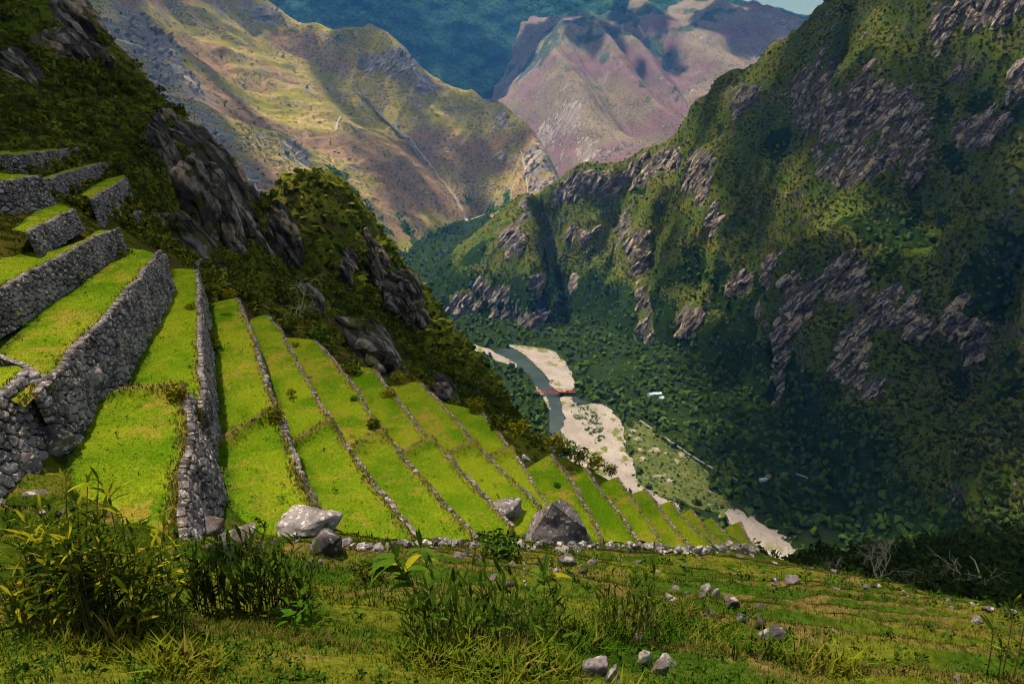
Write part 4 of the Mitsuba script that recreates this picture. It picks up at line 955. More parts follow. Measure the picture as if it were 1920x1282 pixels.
FR = [(1112, 1262, 62, 84, 'pale lichen-covered rock at the bottom edge in front'), (1150, 1275, 50, 80, 'dark rock right beside the pale lichen-covered one'), (1206, 1246, 34, 50, 'small dark rock in the middle of the bottom right group'), (1252, 1246, 44, 40, 'dark speckled rock at the right of the bottom group'),
      (1424, 1180, 28, 34, 'upright rounded rock beside the broken ledge'), (1445, 1195, 60, 26, 'flat rock below the upright rounded one'), (1375, 1135, 40, 24, 'rock capping the broken ledge'), (1390, 1165, 22, 34, 'narrow rock in the broken ledge'), (1322, 1105, 34, 28, 'rock at the left end of the broken ledge'),
      (1342, 1118, 20, 36, 'thin pale rock standing in the ledge'), (1062, 1056, 44, 26, 'half buried rock on the slope below the largest boulder'), (1092, 1070, 26, 18, 'small grey rock right of the half buried one'), (955, 1098, 26, 18, 'small pale rock on the grass slope in the middle'), (925, 1084, 22, 10, 'tiny pale rock on the grass slope'),
      (1485, 1092, 40, 20, 'flat rock at the edge of the drop'), (582, 1066, 22, 22, 'small white rock beside the dark plants'), (600, 1058, 18, 12, 'little white rock just behind another one'), (1270, 1105, 24, 12, 'small rock in the grass left of the ledge'), (18, 1125, 60, 34, 'dark rock at the left edge under the leafy canes'), (1235, 1262, 40, 60, 'pale upright rock at the very bottom')]
for i, (px, py, w_, h_, lab) in enumerate(FR):
    px_rock(num('rock', i), px, py, w_ * .85, h_ * .8, 50 + i, lab, yaw=i * 1.3, mat='stone' if i in (0, 9) else 'dark_stone', cat='rock', sub=3 if w_ > 30 else 2, sink=.5, tilt=(.3 * math.sin(i), .3 * math.cos(2 * i)))
# the low wall across the near ends of the terraces
WL = [(640, 1022), (665, 1026), (690, 1030), (730, 1026), (780, 1020), (840, 1022), (890, 1022), (940, 1018), (990, 1024), (1040, 1030), (1110, 1026), (1160, 1024), (1210, 1028), (1260, 1034), (1320, 1036), (1360, 1030), (1400, 1034), (1424, 1040)]
g = np.random.default_rng(31)
stone_forms = [hull_stone(300 + i, 16).subdivide() for i in range(5)]
stone_forms = [mikit.ply((m.vertices + .035 * (meshkit.fbm(m.vertices * 4 + i, 2, i) - .5)[:, None] * m.vertex_normals, m.faces), 'mat_pale_stone' if i < 2 else 'mat_stone', smooth=False) for i, m in enumerate(stone_forms)]
n_ = 0
for px in np.arange(640, 1424, 5.2):
    for row in range(2):
        if g.random() < ((.2 if row == 0 else .45) if px > 1090 else (.5 if row == 0 else .85)): continue
        py = np.interp(px, *zip(*WL)) + g.normal(0, 2.5)
        p = ground_at(px + g.normal(0, 3), py)
        u = reach(p) / FOC
        sz = (6 + 17 * g.random() ** 2) * u * (1 if row == 0 else .75)
        scene[num('low_wall__stone', n_)] = {**stone_forms[g.integers(5)], 'to_world': T().translate([p[0], p[1], p[2] + sz * (.05 + .42 * row)]).rotate([0, 0, 1], g.uniform(0, 360)).rotate([1, 0, 0], g.uniform(-25, 25)).scale([sz * 1.35, sz, sz * .8])}
        n_ += 1
tag('low_wall', 'low tumbled line of pale stones across the near ends of the terraces', 'stone wall', 'thing')

# ------------------------------------------------------------------ grass
def tuft(seed, blades, spread, bend=.5, wide=.055, seg=2):
    g = np.random.default_rng(seed)
    V, Fc = [], []
    for b in range(blades):
        a = g.uniform(0, 6.283); o = g.normal(0, spread, 2); L = g.uniform(.55, 1.0); be = g.uniform(.2, 1) * bend
        t = np.linspace(0, 1, seg + 1)
        rad = be * t ** 1.7 * L; hgt = L * (t - .35 * be * t ** 2)
        c_, s_ = math.cos(a), math.sin(a)
        ctr = np.stack([o[0] + c_ * rad, o[1] + s_ * rad, hgt], 1)
        sd = np.array([-s_, c_, 0]) * wide
        w_ = (1 - t) ** .7
        lv, rv = ctr - sd * w_[:, None], ctr + sd * w_[:, None]
        v = np.vstack([np.stack([lv[:-1], rv[:-1]], 1).reshape(-1, 3), ctr[-1:]])
        f_ = []
        for k in range(seg - 1):
            f_ += [[2 * k, 2 * k + 1, 2 * k + 3], [2 * k, 2 * k + 3, 2 * k + 2]]
        f_.append([2 * seg - 2, 2 * seg - 1, 2 * seg])
        Fc.append(np.array(f_) + sum(len(q) for q in V)); V.append(v)
    return np.vstack(V), np.vstack(Fc)
def leafy(fn, trans=.5, rough=.55):
    return {'type': 'principledthin', 'base_color': mikit.proc(fn), 'roughness': rough, 'diff_trans': trans, 'spec_trans': 0.0, 'eta': 1.4}
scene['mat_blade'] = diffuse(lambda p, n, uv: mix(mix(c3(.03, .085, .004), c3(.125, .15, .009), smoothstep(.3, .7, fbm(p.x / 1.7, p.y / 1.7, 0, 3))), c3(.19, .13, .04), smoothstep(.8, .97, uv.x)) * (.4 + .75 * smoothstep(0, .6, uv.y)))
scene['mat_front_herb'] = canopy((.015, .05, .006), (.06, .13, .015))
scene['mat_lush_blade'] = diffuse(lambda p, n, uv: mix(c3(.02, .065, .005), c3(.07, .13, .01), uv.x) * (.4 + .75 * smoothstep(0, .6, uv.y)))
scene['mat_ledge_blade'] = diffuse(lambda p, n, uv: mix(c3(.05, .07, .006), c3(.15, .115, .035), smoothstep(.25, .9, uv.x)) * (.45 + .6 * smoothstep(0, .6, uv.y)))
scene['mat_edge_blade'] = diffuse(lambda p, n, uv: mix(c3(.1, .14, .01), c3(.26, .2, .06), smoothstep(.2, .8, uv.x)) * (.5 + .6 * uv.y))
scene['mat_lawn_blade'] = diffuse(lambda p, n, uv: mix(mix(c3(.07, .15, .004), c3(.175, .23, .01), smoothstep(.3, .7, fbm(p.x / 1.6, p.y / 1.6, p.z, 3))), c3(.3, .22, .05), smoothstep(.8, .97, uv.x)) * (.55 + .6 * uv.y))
short = [tuft(i, 3, .22, .8, .1, 1) for i in range(8)]
# on the terraces
VL, FL, o_ = [], [], 0
EL, IN_ = [], []
for v, f, i_, e_ in LAWNS:
    VL.append(v); FL.append(f + o_); EL.append(e_); IN_.append(i_); o_ += len(v)
INNER = np.concatenate(IN_)
VL, FL, EL = np.vstack(VL), np.vstack(FL), np.concatenate(EL)
pts = sample_surface(VL, FL, EL, 16000)
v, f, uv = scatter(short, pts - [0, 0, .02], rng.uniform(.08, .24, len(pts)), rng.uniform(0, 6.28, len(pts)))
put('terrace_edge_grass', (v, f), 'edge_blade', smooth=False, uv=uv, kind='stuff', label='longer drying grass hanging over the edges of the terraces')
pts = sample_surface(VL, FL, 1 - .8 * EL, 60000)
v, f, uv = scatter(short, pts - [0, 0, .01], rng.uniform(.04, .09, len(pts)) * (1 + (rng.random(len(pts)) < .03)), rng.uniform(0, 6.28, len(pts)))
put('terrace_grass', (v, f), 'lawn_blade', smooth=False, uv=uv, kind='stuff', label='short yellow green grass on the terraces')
pts = sample_surface(VL, FL, INNER * 1.0, 1100)
v, f, uv = scatter([leafball(700 + i, 12, .35) for i in range(6)], pts, rng.uniform(.05, .2, len(pts)), rng.uniform(0, 6.28, len(pts)))
put('terrace_weeds', (v, f), 'green_bush', smooth=False, uv=uv, kind='stuff', label='small green weeds at the feet of the terrace walls and in the lawns')
UPL = (vN[:, 0] < -16) & (np.hypot(vN[:, 0], vN[:, 1]) < 72) & (np.hypot(vN[:, 0], vN[:, 1]) > 33)
pts = sample_surface(vN, fN, UPL * 1.0, 9000)
v, f, uv = scatter(short, pts, rng.uniform(.1, .32, len(pts)), rng.uniform(0, 6.28, len(pts)))
pts = sample_surface(vN, fN, UPL * sstep(.5, .62, meshkit.noise(vN / 3.5, 63)), 420)
v_, f_, uv_ = scatter(bushes, pts, rng.uniform(.25, .7, len(pts)), rng.uniform(0, 6.28, len(pts)))
put('grass_002', (v, f), 'blade', smooth=False, uv=uv, kind='stuff', label='rough grass between the upper left terraces')
put('undergrowth_002', (v_, f_), 'bush_leaf', smooth=False, uv=uv_, kind='stuff', label='low bushes between the upper left terraces')
# on the slope in front
fore = (np.hypot(vN[:, 0], vN[:, 1]) < 62) & (np.abs(vN[:, 2] - slope_z(vN[:, 0], vN[:, 1])) < 1.6) & (vN[:, 2] > EYE[2] - 40)
rN = np.maximum(np.hypot(vN[:, 0], vN[:, 1]), 3)
nNz = normals_of(vN, fN)[:, 2]
pts = sample_surface(vN, fN, fore * (rN < 17) * (.35 + .65 * sstep(.6, .8, nNz)), 30000, .3)
tall = [tuft(40 + i, 4, .2, .9, .04, 2) for i in range(10)]
lush = sstep(.43, .6, meshkit.fbm(pts / 1.6, 3, 81))
d = np.hypot(pts[:, 0], pts[:, 1])
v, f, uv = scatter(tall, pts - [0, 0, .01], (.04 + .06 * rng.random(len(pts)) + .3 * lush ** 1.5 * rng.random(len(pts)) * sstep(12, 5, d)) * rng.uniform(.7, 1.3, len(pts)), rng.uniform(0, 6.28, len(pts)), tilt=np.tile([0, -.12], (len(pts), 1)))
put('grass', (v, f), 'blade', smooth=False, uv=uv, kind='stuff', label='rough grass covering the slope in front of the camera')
pts = sample_surface(vN, fN, fore * (rN > 5) * (rN < 50) * lip_mask(vN[:, 0], vN[:, 1]), 9000)
v, f, uv = scatter(tall, pts - [0, 0, .01], rng.uniform(.05, .13, len(pts)), rng.uniform(0, 6.28, len(pts)), tilt=np.tile([0, .3], (len(pts), 1)))
put('ledge_grass', (v, f), 'ledge_blade', smooth=False, uv=uv, kind='stuff', label='drying brownish grass along the lips of the small ledges in front')
pts = sample_surface(vN, fN, fore * (rN > 6) * (rN < 45) * lip_mask(vN[:, 0], vN[:, 1]) * sstep(.52, .62, meshkit.noise(vN / 2.6, 57)), 170)
v, f, uv = scatter([hull_crown(60 + i, 14) for i in range(6)], pts - [0, 0, .05], rng.uniform(.03, .13, len(pts)) * np.clip(np.hypot(pts[:, 0], pts[:, 1]) / 14, .6, 2), rng.uniform(0, 6.28, len(pts)))
put('ledge_stones', (v, f), 'dark_stone', smooth=False, kind='stuff', label='small stones showing along the lips of the ledges in front')
pts = sample_surface(vN, fN, fore * (rN < 32) * sstep(.45, .6, meshkit.noise(vN / 1.4, 58)), 1500)
v, f, uv = scatter([leafball(720 + i, 14, .34) for i in range(8)], pts, rng.uniform(.04, .13, len(pts)) * np.clip(np.hypot(pts[:, 0], pts[:, 1]) / 10, .7, 2), rng.uniform(0, 6.28, len(pts)))
put('herbs', (v, f), 'front_herb', smooth=False, uv=uv, kind='stuff', label='small green herbs scattered through the grass in front')
pts = sample_surface(vN, fN, fore * (rN < 30) * sstep(.5, .62, meshkit.fbm(vN / 2.2, 2, 59)), 5200)
v, f, uv = scatter(tall, pts - [0, 0, .01], rng.uniform(.1, .26, len(pts)) * np.clip(np.hypot(pts[:, 0], pts[:, 1]) / 12, .6, 1.4), rng.uniform(0, 6.28, len(pts)))
put('grass_003', (v, f), 'lush_blade', smooth=False, uv=uv, kind='stuff', label='clumps of longer dark green grass on the slope in front')
pts = sample_surface(vN, fN, fore * (rN > 13), 26000)
v, f, uv = scatter(short, pts - [0, 0, .01], rng.uniform(.06, .14, len(pts)), rng.uniform(0, 6.28, len(pts)))
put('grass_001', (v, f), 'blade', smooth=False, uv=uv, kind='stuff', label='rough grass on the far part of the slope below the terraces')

# ------------------------------------------------------------------ plants in front
def leaf_mesh(w, droop, seg=5, fold=.25, tip=1.0):
    t = np.linspace(0, 1, seg + 1)
    wd = w * np.sin(np.pi * np.clip(t * .93 + .05, 0, 1)) ** .8 * (1 - .25 * t)
    a = droop * t
    cx = np.r_[0, np.cumsum(np.cos((a[1:] + a[:-1]) / 2) / seg)]; cz = -np.r_[0, np.cumsum(np.sin((a[1:] + a[:-1]) / 2) / seg)]
    L_ = np.stack([cx, wd, cz + fold * wd], 1); R_ = np.stack([cx, -wd, cz + fold * wd], 1); C_ = np.stack([cx, 0 * cx, cz], 1)
    v = np.stack([L_, C_, R_], 1).reshape(-1, 3)
    return v, grid_faces(seg + 1, 3)
def tube(q, r0, r1, sides=5):
    q = np.asarray(q, float); n_ = len(q)
    d = np.gradient(q, axis=0); d /= np.linalg.norm(d, axis=1, keepdims=True)
    a = np.cross(d, [.3, .9, .2]); a /= np.linalg.norm(a, axis=1, keepdims=True); b = np.cross(d, a)
    th = np.arange(sides + 1) / sides * 2 * np.pi
    r_ = np.linspace(r0, r1, n_)[:, None, None]
    v = q[:, None] + r_ * (np.cos(th)[None, :, None] * a[:, None] + np.sin(th)[None, :, None] * b[:, None])
    return v.reshape(-1, 3), grid_faces(n_, sides + 1)
def lc(a, b, y=(.4, .33, .02), t0=.55):
    return lambda p, n, uv: mix(mix(c3(*a), c3(*b), fbm(p.x * 5, p.y * 5, p.z * 5, 2)), c3(*y), smoothstep(t0, t0 + .12, noise(p.x * 7 + 3, p.y * 7, p.z * 7)) * .8)
scene['mat_cane_leaf'] = leafy(lc((.02, .045, .003), (.085, .115, .006), (.35, .3, .01), .7), .55)
scene['mat_dark_leaf'] = leafy(lc((.012, .03, .003), (.04, .075, .008), (.08, .1, .008), .8), .35, .6)
scene['mat_yellow_leaf'] = leafy(lc((.16, .18, .01), (.36, .33, .015), (.5, .25, .02), .8), .6)
scene['mat_broad_leaf'] = leafy(lc((.035, .09, .008), (.09, .17, .014), (.22, .24, .02), .75), .5)
scene['mat_herb_leaf'] = leafy(lc((.03, .09, .006), (.06, .15, .01), (.1, .2, .02), .8), .5)
scene['mat_orange'] = diffuse(lambda p, n, uv: mix(c3(.75, .3, .01), c3(.85, .45, .02), noise(p.x * 30, p.y * 30, p.z * 30)))
scene['mat_red_leaf'] = diffuse(lambda p, n, uv: mix(c3(.35, .04, .01), c3(.45, .12, .02), noise(p.x * 30, p.y * 30, p.z * 30)))
scene['mat_stem'] = diffuse(lambda p, n, uv: mix(c3(.05, .045, .015), c3(.14, .11, .05), noise(p.x * 40, p.y * 40, p.z * 60)))
scene['mat_straw'] = diffuse(lambda p, n, uv: mix(c3(.22, .16, .07), c3(.4, .32, .18), noise(p.x * 30, p.y * 30, p.z * 30)))
scene['mat_lichen'] = diffuse(lambda p, n, uv: mix(c3(.28, .28, .16), c3(.5, .5, .34), noise(p.x * 14, p.y * 14, p.z * 14)))
LEAVES = {}
def leaf_ply(mat, kind):
    key = (mat, kind)
    if key not in LEAVES:
        w_, dr_ = {'lance': (.085, .5), 'lance2': (.075, 1.0), 'lance3': (.1, .2), 'broad': (.13, 1.1), 'broad2': (.15, 1.6), 'up': (.13, .15), 'oval': (.22, .5)}[kind]
        LEAVES[key] = mikit.ply(leaf_mesh(w_, dr_), 'mat_' + mat, smooth=True)
    return LEAVES[key]
COUNT, OVER = {}, {}
def leaf(plant, mat, kind, p, L, yaw, pitch, roll=0.0):
    k = COUNT.setdefault(plant, 0)
    if k >= 300:
        v_, f_ = leaf_mesh(.09, .6, 3)
        M_ = trimesh.transformations.euler_matrix(roll, -pitch, yaw)[:3, :3]
        OVER.setdefault((plant, mat), []).append((v_ * L @ M_.T + p, f_)); return
    scene[num(plant + '__leaf', k)] = {**leaf_ply(mat, kind), 'to_world': T().translate(list(map(float, p))).rotate([0, 0, 1], math.degrees(yaw)).rotate([0, 1, 0], -math.degrees(pitch)).rotate([1, 0, 0], math.degrees(roll)).scale(float(L))}
    COUNT[plant] = k + 1
def stem(plant, q, r0, r1, mat='stem'):
    k = COUNT.setdefault(plant + 's', 0)
    put(num(plant + '__stem', k), tube(q, r0, r1), mat)
    COUNT[plant + 's'] = k + 1
def curve(p, h, lean, bow=.3, n=6):
    t = np.linspace(0, 1, n)[:, None]
    return np.asarray(p) + np.array([0, 0, h]) * t + np.r_[lean, 0] * (t ** (1 + bow * 2))
def along(q, t):
    i = t * (len(q) - 1); k = min(int(i), len(q) - 2)
    return q[k] + (q[k + 1] - q[k]) * (i - k)
g = np.random.default_rng(77)
# big leafy canes at the lower left
def canes(plant, spots, mats, leafL, hscale, lab, cat='plant', kinds=('lance', 'lance2', 'lance3'), up=.35, first=.35, step=.13, rad=.007):
    for px, py, hpx in spots:
        p = ground_at(px, py); u = reach(p) / FOC; h = hpx * u * 1.05 * hscale
        q = curve(p - [0, 0, .05], h, g.normal(0, .12, 2) * h)
        stem(plant, q, rad, rad * .5)
        a = g.uniform(0, 6.28)
        for t in np.arange(first, 1.0, step):
            a += math.pi + g.normal(0, .5)
            leaf(plant, mats[min(len(mats) - 1, int(g.random() ** 1.2 * len(mats)))] if t < .8 else mats[g.integers(len(mats))], kinds[g.integers(len(kinds))], along(q, t), leafL * g.uniform(.7, 1.25), a, up + .5 * t * g.random() + g.normal(0, .2), g.normal(0, .3))
        for b in range(2):
            leaf(plant, mats[0] if g.random() < .6 else mats[-1], kinds[2 % len(kinds)], q[-1], leafL * g.uniform(.6, 1), a + 2 * b + g.normal(0, .4), .9 + g.normal(0, .25))
    tag(plant, lab, cat)
canes('cane_plant', [(px, 1130 + 75 * g.random(), hh + 34 * g.normal()) for px, hh in zip(np.linspace(30, 200, 46), np.linspace(110, 215, 46))] , ['cane_leaf', 'dark_leaf', 'dark_leaf', 'cane_leaf', 'dark_leaf', 'cane_leaf', 'yellow_leaf'], .2, 1, 'large clump of leafy canes with yellow tips at the lower left edge', step=.08)
canes('cane_plant_001', [(px, 1130 + 75 * g.random(), hh + 34 * g.normal()) for px, hh in zip(np.linspace(165, 345, 50), np.linspace(225, 130, 50))], ['cane_leaf', 'dark_leaf', 'dark_leaf', 'cane_leaf', 'dark_leaf', 'cane_leaf', 'yellow_leaf'], .2, 1, 'tall leafy canes right of the lower left clump, reaching over the nearest terrace', step=.08)
canes('lance_plant', [(px, 1135 + 30 * g.random(), hh + 14 * g.normal()) for px, hh in zip(np.linspace(365, 585, 60), np.r_[np.linspace(90, 150, 30), np.linspace(140, 95, 30)])], ['dark_leaf'], .2, 1, 'thicket of dark upright lance-shaped leaves left of the middle', kinds=('up', 'up', 'lance3', 'lance'), up=.9, first=.15, step=.13)
canes('herb', [(px, 1170 + 20 * g.random(), hh) for px, hh in ((540, 60), (552, 90), (562, 105), (570, 95), (585, 60), (598, 45), (530, 40))], ['herb_leaf'], .11, 1, 'bright green soft herb beside the dark lance-leaved thicket', kinds=('oval', 'oval', 'lance3'), up=.2, first=.15, step=.11, rad=.004)
canes('tall_plant', [(800, 1178, 150), (822, 1170, 120)], ['broad_leaf'], .01, 1, 'tall stalk topped by drooping broad leaves left of the middle', step=2)
for (px, py, tx, ty, nl, plant, r_) in [(800, 1180, 752, 1030, 16, 'tall_plant', .38), (806, 1150, 795, 1010, 8, 'tall_plant', .32), (1000, 1180, 1018, 1065, 8, 'tall_plant_001', .36)]:
    p = ground_at(px, py); u = reach(p) / FOC
    top = p + np.array([(tx - px) * u, 0, (py - ty) * u * 1.03])
    q = p + (top - p) * np.linspace(0, 1, 7)[:, None] + np.array([.05, 0, 0]) * np.sin(np.linspace(0, 3.1, 7))[:, None]
    stem(plant, q, .008, .006)
    for k in range(nl):
        t = 1 - .4 * g.random() ** 1.5
        leaf(plant, 'broad_leaf' if g.random() < .85 else 'yellow_leaf', ('broad', 'broad2')[k % 2], along(q, t), r_ * g.uniform(.7, 1.15), (math.pi * (.75 + .5 * g.random())) if (nl > 10 and g.random() < .6) else g.uniform(0, 6.28), .75 - .7 * g.random())
    for k in range(3):
        leaf(plant, 'broad_leaf', 'up', q[-1], r_ * .7, g.uniform(0, 6.28), 1.25)
tag('tall_plant_001', 'single stalk with long hanging leaves right of the lichen-covered stem', 'plant')
# lichen-hung dead stems
for i, (px, py, tx, ty) in enumerate([(988, 1170, 978, 985), (808, 1140, 806, 1080)]):
    p = ground_at(px, py); u = reach(p) / FOC
    top = p + np.array([(tx - px) * u, 0, (py - ty) * u * 1.03])
    key = num('dead_stem', i)
    put(key + '__stem', tube(p + (top - p) * np.linspace(0, 1, 6)[:, None], .006, .003), 'straw')
    v = []; f = []; o = 0
    for t in np.r_[g.uniform(.45, .78, 16), g.uniform(.0, .35, 12)]:
        m = boulder(int(t * 900), np.array([.028, .028, .045]) * g.uniform(.5, 1.1), 1, .2)
        v.append(m.vertices + p + (top - p) * t + g.normal(0, .008, 3)); f.append(m.faces + o); o += len(m.vertices)
    put(key + '__lichen', (np.vstack(v), np.vstack(f)), 'lichen', smooth=False)
    tag(key, ['thin dead stem hung with pale lichen right of the middle', 'short dead stem with pale lichen beside the drooping-leaved stalk'][i], 'plant stem')
# low tangle in the middle
canes('tangle_plant', [(px, 1190 + 35 * g.random(), 70 + 90 * g.random() * (1 - abs(px - 910) / 260)) for px in np.linspace(770, 1050, 84)], ['dark_leaf', 'broad_leaf', 'dark_leaf', 'dark_leaf'], .19, 1, 'low dark tangle of leaves and twigs in the middle of the foreground', kinds=('lance', 'lance3', 'up'), up=.7, first=.3, step=.24, rad=.005)
for k in range(26):
    p = ground_at(g.uniform(740, 1060), g.uniform(1130, 1200))
    dr_ = g.normal(0, 1, 2)
    q = p + np.linspace(0, 1, 5)[:, None] * np.r_[dr_ * .3, g.uniform(.1, .4)]
    stem('tangle_plant', q, .003, .002, 'straw')
for k in range(5):
    leaf('tangle_plant', 'red_leaf', 'lance3', ground_at(g.uniform(820, 960), g.uniform(1190, 1230)) + [0, 0, .02], .1, g.uniform(0, 6.28), g.uniform(.3, 1.2))
canes('reed_plant', [(px, 1180 + 30 * g.random(), 80 + 80 * g.random()) for px in np.linspace(1120, 1230, 40)], ['dark_leaf', 'cane_leaf'], .14, 1, 'dark reedy clump with dry twigs right of the middle', kinds=('lance3', 'up', 'lance'), up=.9, first=.4, step=.2, rad=.004)
for k in range(22):
    p = ground_at(g.uniform(1110, 1235), g.uniform(1170, 1205))
    q = p + np.linspace(0, 1, 5)[:, None] * np.r_[g.normal(0, .25, 2), g.uniform(.1, .6)]
    stem('reed_plant', q, .003, .0015, 'straw')
canes('cane_plant_002', [(1880, 1262, 150), (1900, 1270, 130), (1925, 1270, 110), (1850, 1265, 110), (1870, 1275, 80)], ['cane_leaf', 'dark_leaf'], .16, 1, 'leafy canes at the right bottom corner', step=.12)
for (plant, mat), q in OVER.items():
    off = np.cumsum([0] + [len(a) for a, _ in q])[:-1]
    put(num(plant + '__foliage', len([k for k in scene if k.startswith(plant + '__foliage')])), (np.vstack([a for a, _ in q]), np.vstack([b + o for (_, b), o in zip(q, off)])), mat, kind='stuff')
# orange flower heads among the canes
for i, (px, py, hpx) in enumerate([(68, 1160, 96), (225, 1165, 120), (140, 1160, 166)]):
    p = ground_at(px, py); u = reach(p) / FOC
    q = curve(p, hpx * u, np.array([.02, -.1]))
    key = num('flower', i)
    put(key + '__stem', tube(q, .004, .003), 'stem')
    for k in range(9):
        a = k * .7
        scene[num(key + '__petal', k)] = {**leaf_ply('orange', 'oval'), 'to_world': T().translate(q[-1].tolist()).rotate([0, 0, 1], math.degrees(a)).rotate([0, 1, 0], -20).scale(.035)}
    tag(key, ['orange daisy-like flower at the left edge of the cane clump', 'small orange flower low among the tall canes', 'orange flower between the two cane clumps'][i], 'flower')
# dry grass stalks
for i, (px, py, hpx, lx) in enumerate([(880, 1275, 60, .06), (1300, 1180, 90, -.2), (1340, 1230, 110, -.35), (1560, 1240, 60, .1), (20, 1140, 70, -.25), (1690, 1200, 60, .1), (660, 1240, 50, .1), (1480, 1255, 70, -.1)]):
    p = ground_at(px, py); u = reach(p) / FOC
    put(num('dry_stalk', i), tube(curve(p, hpx * u, np.array([lx, 0])), .004, .002), 'straw', label='thin straw-coloured dry grass stalk standing in the foreground grass', cat='grass stalk', group='dry grass stalks')

# shrubs
def shrub(key, p, size, mat, label, leaves=420, lsize=.16, squash=.9, seed=0, cat='shrub', stems=True):
    v, f = leafball(200 + seed, leaves, lsize)
    v = v * [1, 1, squash] * size + np.asarray(p)
    put(key + '__foliage', (v, f), mat, smooth=False, uv=np.stack([np.repeat(np.random.default_rng(seed).random(len(v) // 4), 4), np.zeros(len(v))], 1))
    for k in range(3 if stems else 0):
        a = k * 2.1 + seed
        put(num(key + '__stem', k), tube(np.asarray(p) + np.linspace(-.05, 1, 4)[:, None] * np.array([math.cos(a) * .4 * size, math.sin(a) * .4 * size, .7 * size]), .035 * size, .015 * size), 'stem')
    tag(key, label, cat)
scene['mat_yellow_bush'] = canopy((.06, .09, .006), (.3, .27, .015))
SH = [(942, 1046, 46, 'ground', 'green_bush', 'dense round green shrub at the foot of the wall in the middle'), (692, 1092, 36, 'ground', 'bush_leaf', 'dark spiky shrub on the slope left of the middle'),
      (512, 792, 24, 12.7, 'yellow_bush', 'olive tufted shrub on the edge of the second near terrace'), (700, 800, 15, 17, 'bush_leaf', 'small dark shrub on a far terrace edge'), (730, 742, 14, 19, 'yellow_bush', 'yellowish tuft on the edge of a far terrace'),
      (358, 578, 10, 10.4, 'yellow_bush', 'small yellowish shrub on the lip of the long narrow wall'), (432, 556, 14, 13, 'yellow_bush', 'bright tuft at the far corner of the second terrace'), (328, 745, 20, 9.9, 'yellow_bush', 'yellow green weeds at the far corner of the nearest terrace'),
      (546, 738, 9, 14.8, 'yellow_bush', 'little bright green weed on the third terrace'), (664, 750, 9, 17, 'green_bush', 'little green weed on the fourth terrace'), (555, 650, 8, 15, 'yellow_bush', 'yellow green weed by the edge of the third terrace'), (1045, 912, 8, 24, 'green_bush', 'tiny green fern on the terrace behind the largest boulder'),
      (1040, 840, 26, 24.4, 'yellow_bush', 'yellow flowering bush at the end of the terraces above the river'), (1005, 835, 22, 24, 'bush_leaf', 'dark bush beside the yellow flowering one'), (1085, 862, 22, 26.2, 'bush_leaf', 'bush at the terrace ends in front of the gravel bank'), (1120, 872, 18, 28, 'yellow_bush', 'olive bush further right at the terrace ends'), (1145, 886, 14, 28.5, 'bush_leaf', 'last small bush in front of the pale gravel'),
      (970, 812, 24, 22.8, 'yellow_bush', 'sprawling yellow bush behind the last terraces'), (935, 800, 22, 22.5, 'bush_leaf', 'green bush behind the small far terrace'), (890, 765, 18, 22.2, 'yellow_bush', 'low yellow bush above the small far terrace'), (1062, 850, 20, 25, 'green_bush', 'green bush between the yellow ones above the river'),
      (470, 560, 40, 15.5, 'bush_leaf', 'dark green bush where the second terrace ends'), (530, 560, 36, 17, 'bush_leaf', 'dark bush under the bare lichen-covered branches'), (600, 640, 22, 18, 'green_bush', 'bright green bush at the far end of the fourth terrace'), (420, 500, 30, 12.5, 'bush_leaf', 'dark bush at the corner below the cliff'), (500, 600, 16, 15.5, 'green_bush', 'light green weeds at the far end of the third terrace'),
      (660, 700, 20, 19, 'bush_leaf', 'bush at the far end of the fifth terrace'), (745, 712, 16, 20.5, 'yellow_bush', 'yellow weeds at the far end of the sixth terrace'), (395, 520, 14, 10.5, 'bush_leaf', 'dark shrub at the far corner of the long narrow terrace')]
for i, (px, py, rpx, lev, mat, lab) in enumerate(SH):
    p = ground_at(px, py) if lev == 'ground' else on_level(px, py, lev)
    shrub(num('shrub', i), p - [0, 0, .05], rpx * reach(p) / FOC, mat, lab, 520 if rpx > 28 else 260, .13 if rpx > 28 else .2, seed=i)

# bare lichen-covered trees
def bare_tree(key, p, h, label, seed, wide=.9, mat='lichen', depth=4):
    g = np.random.default_rng(seed)
    V, Fc, o = [], [], [0]
    def branch(a, d, L, r_, lev, name):
        q = [a]
        dd = d
        for _ in range(5):
            dd = dd + g.normal(0, .22, 3) + [0, 0, -.04]; dd = dd / np.linalg.norm(dd)
            q.append(q[-1] + dd * L / 5)
        v, f = tube(q, r_, r_ * .55, 4)
        if lev == 0: put(key + '__trunk', (v, f), mat)
        else: V.append(v); Fc.append(f + o[0]); o[0] += len(v)
        if lev < depth:
            for k in range(3 if lev else 5):
                nd = dd + g.normal(0, .75, 3) * [wide, wide, .8]; nd /= np.linalg.norm(nd)
                branch(q[g.integers(2, 6)], nd, L * g.uniform(.5, .78), r_ * .6, lev + 1, name)
    branch(np.asarray(p, float), np.array([g.normal(0, .3), g.normal(0, .3), 1.0]), h * .45, h * .014, 0, 'trunk')
    put(key + '__branches', (np.vstack(V), np.vstack(Fc)), mat)
    tag(key, label, 'tree')
BT = [(560, 600, 66, 5.5, 'bare pale tree with arching lichen-covered branches beyond the terraces', 1), (535, 540, 75, 3.2, 'small pale lichen-covered twig tree above the arching one', 2), (1770, 1085, 104, 17, 'tallest bare lichen-covered tree on the dark right slope', 3), (1640, 1080, 108, 14, 'bare lichen tree left of the tallest one on the dark slope', 4),
      (1700, 1075, 112, 11, 'thin bare tree between the two lichen trees', 5), (1570, 1100, 102, 11, 'grey leafless tree at the edge of the grass slope', 6), (1840, 1090, 100, 10, 'faint bare tree at the far right of the lichen trees', 7), (1520, 1080, 112, 8.5, 'small leafless tree at the left of the dark slope', 8)]
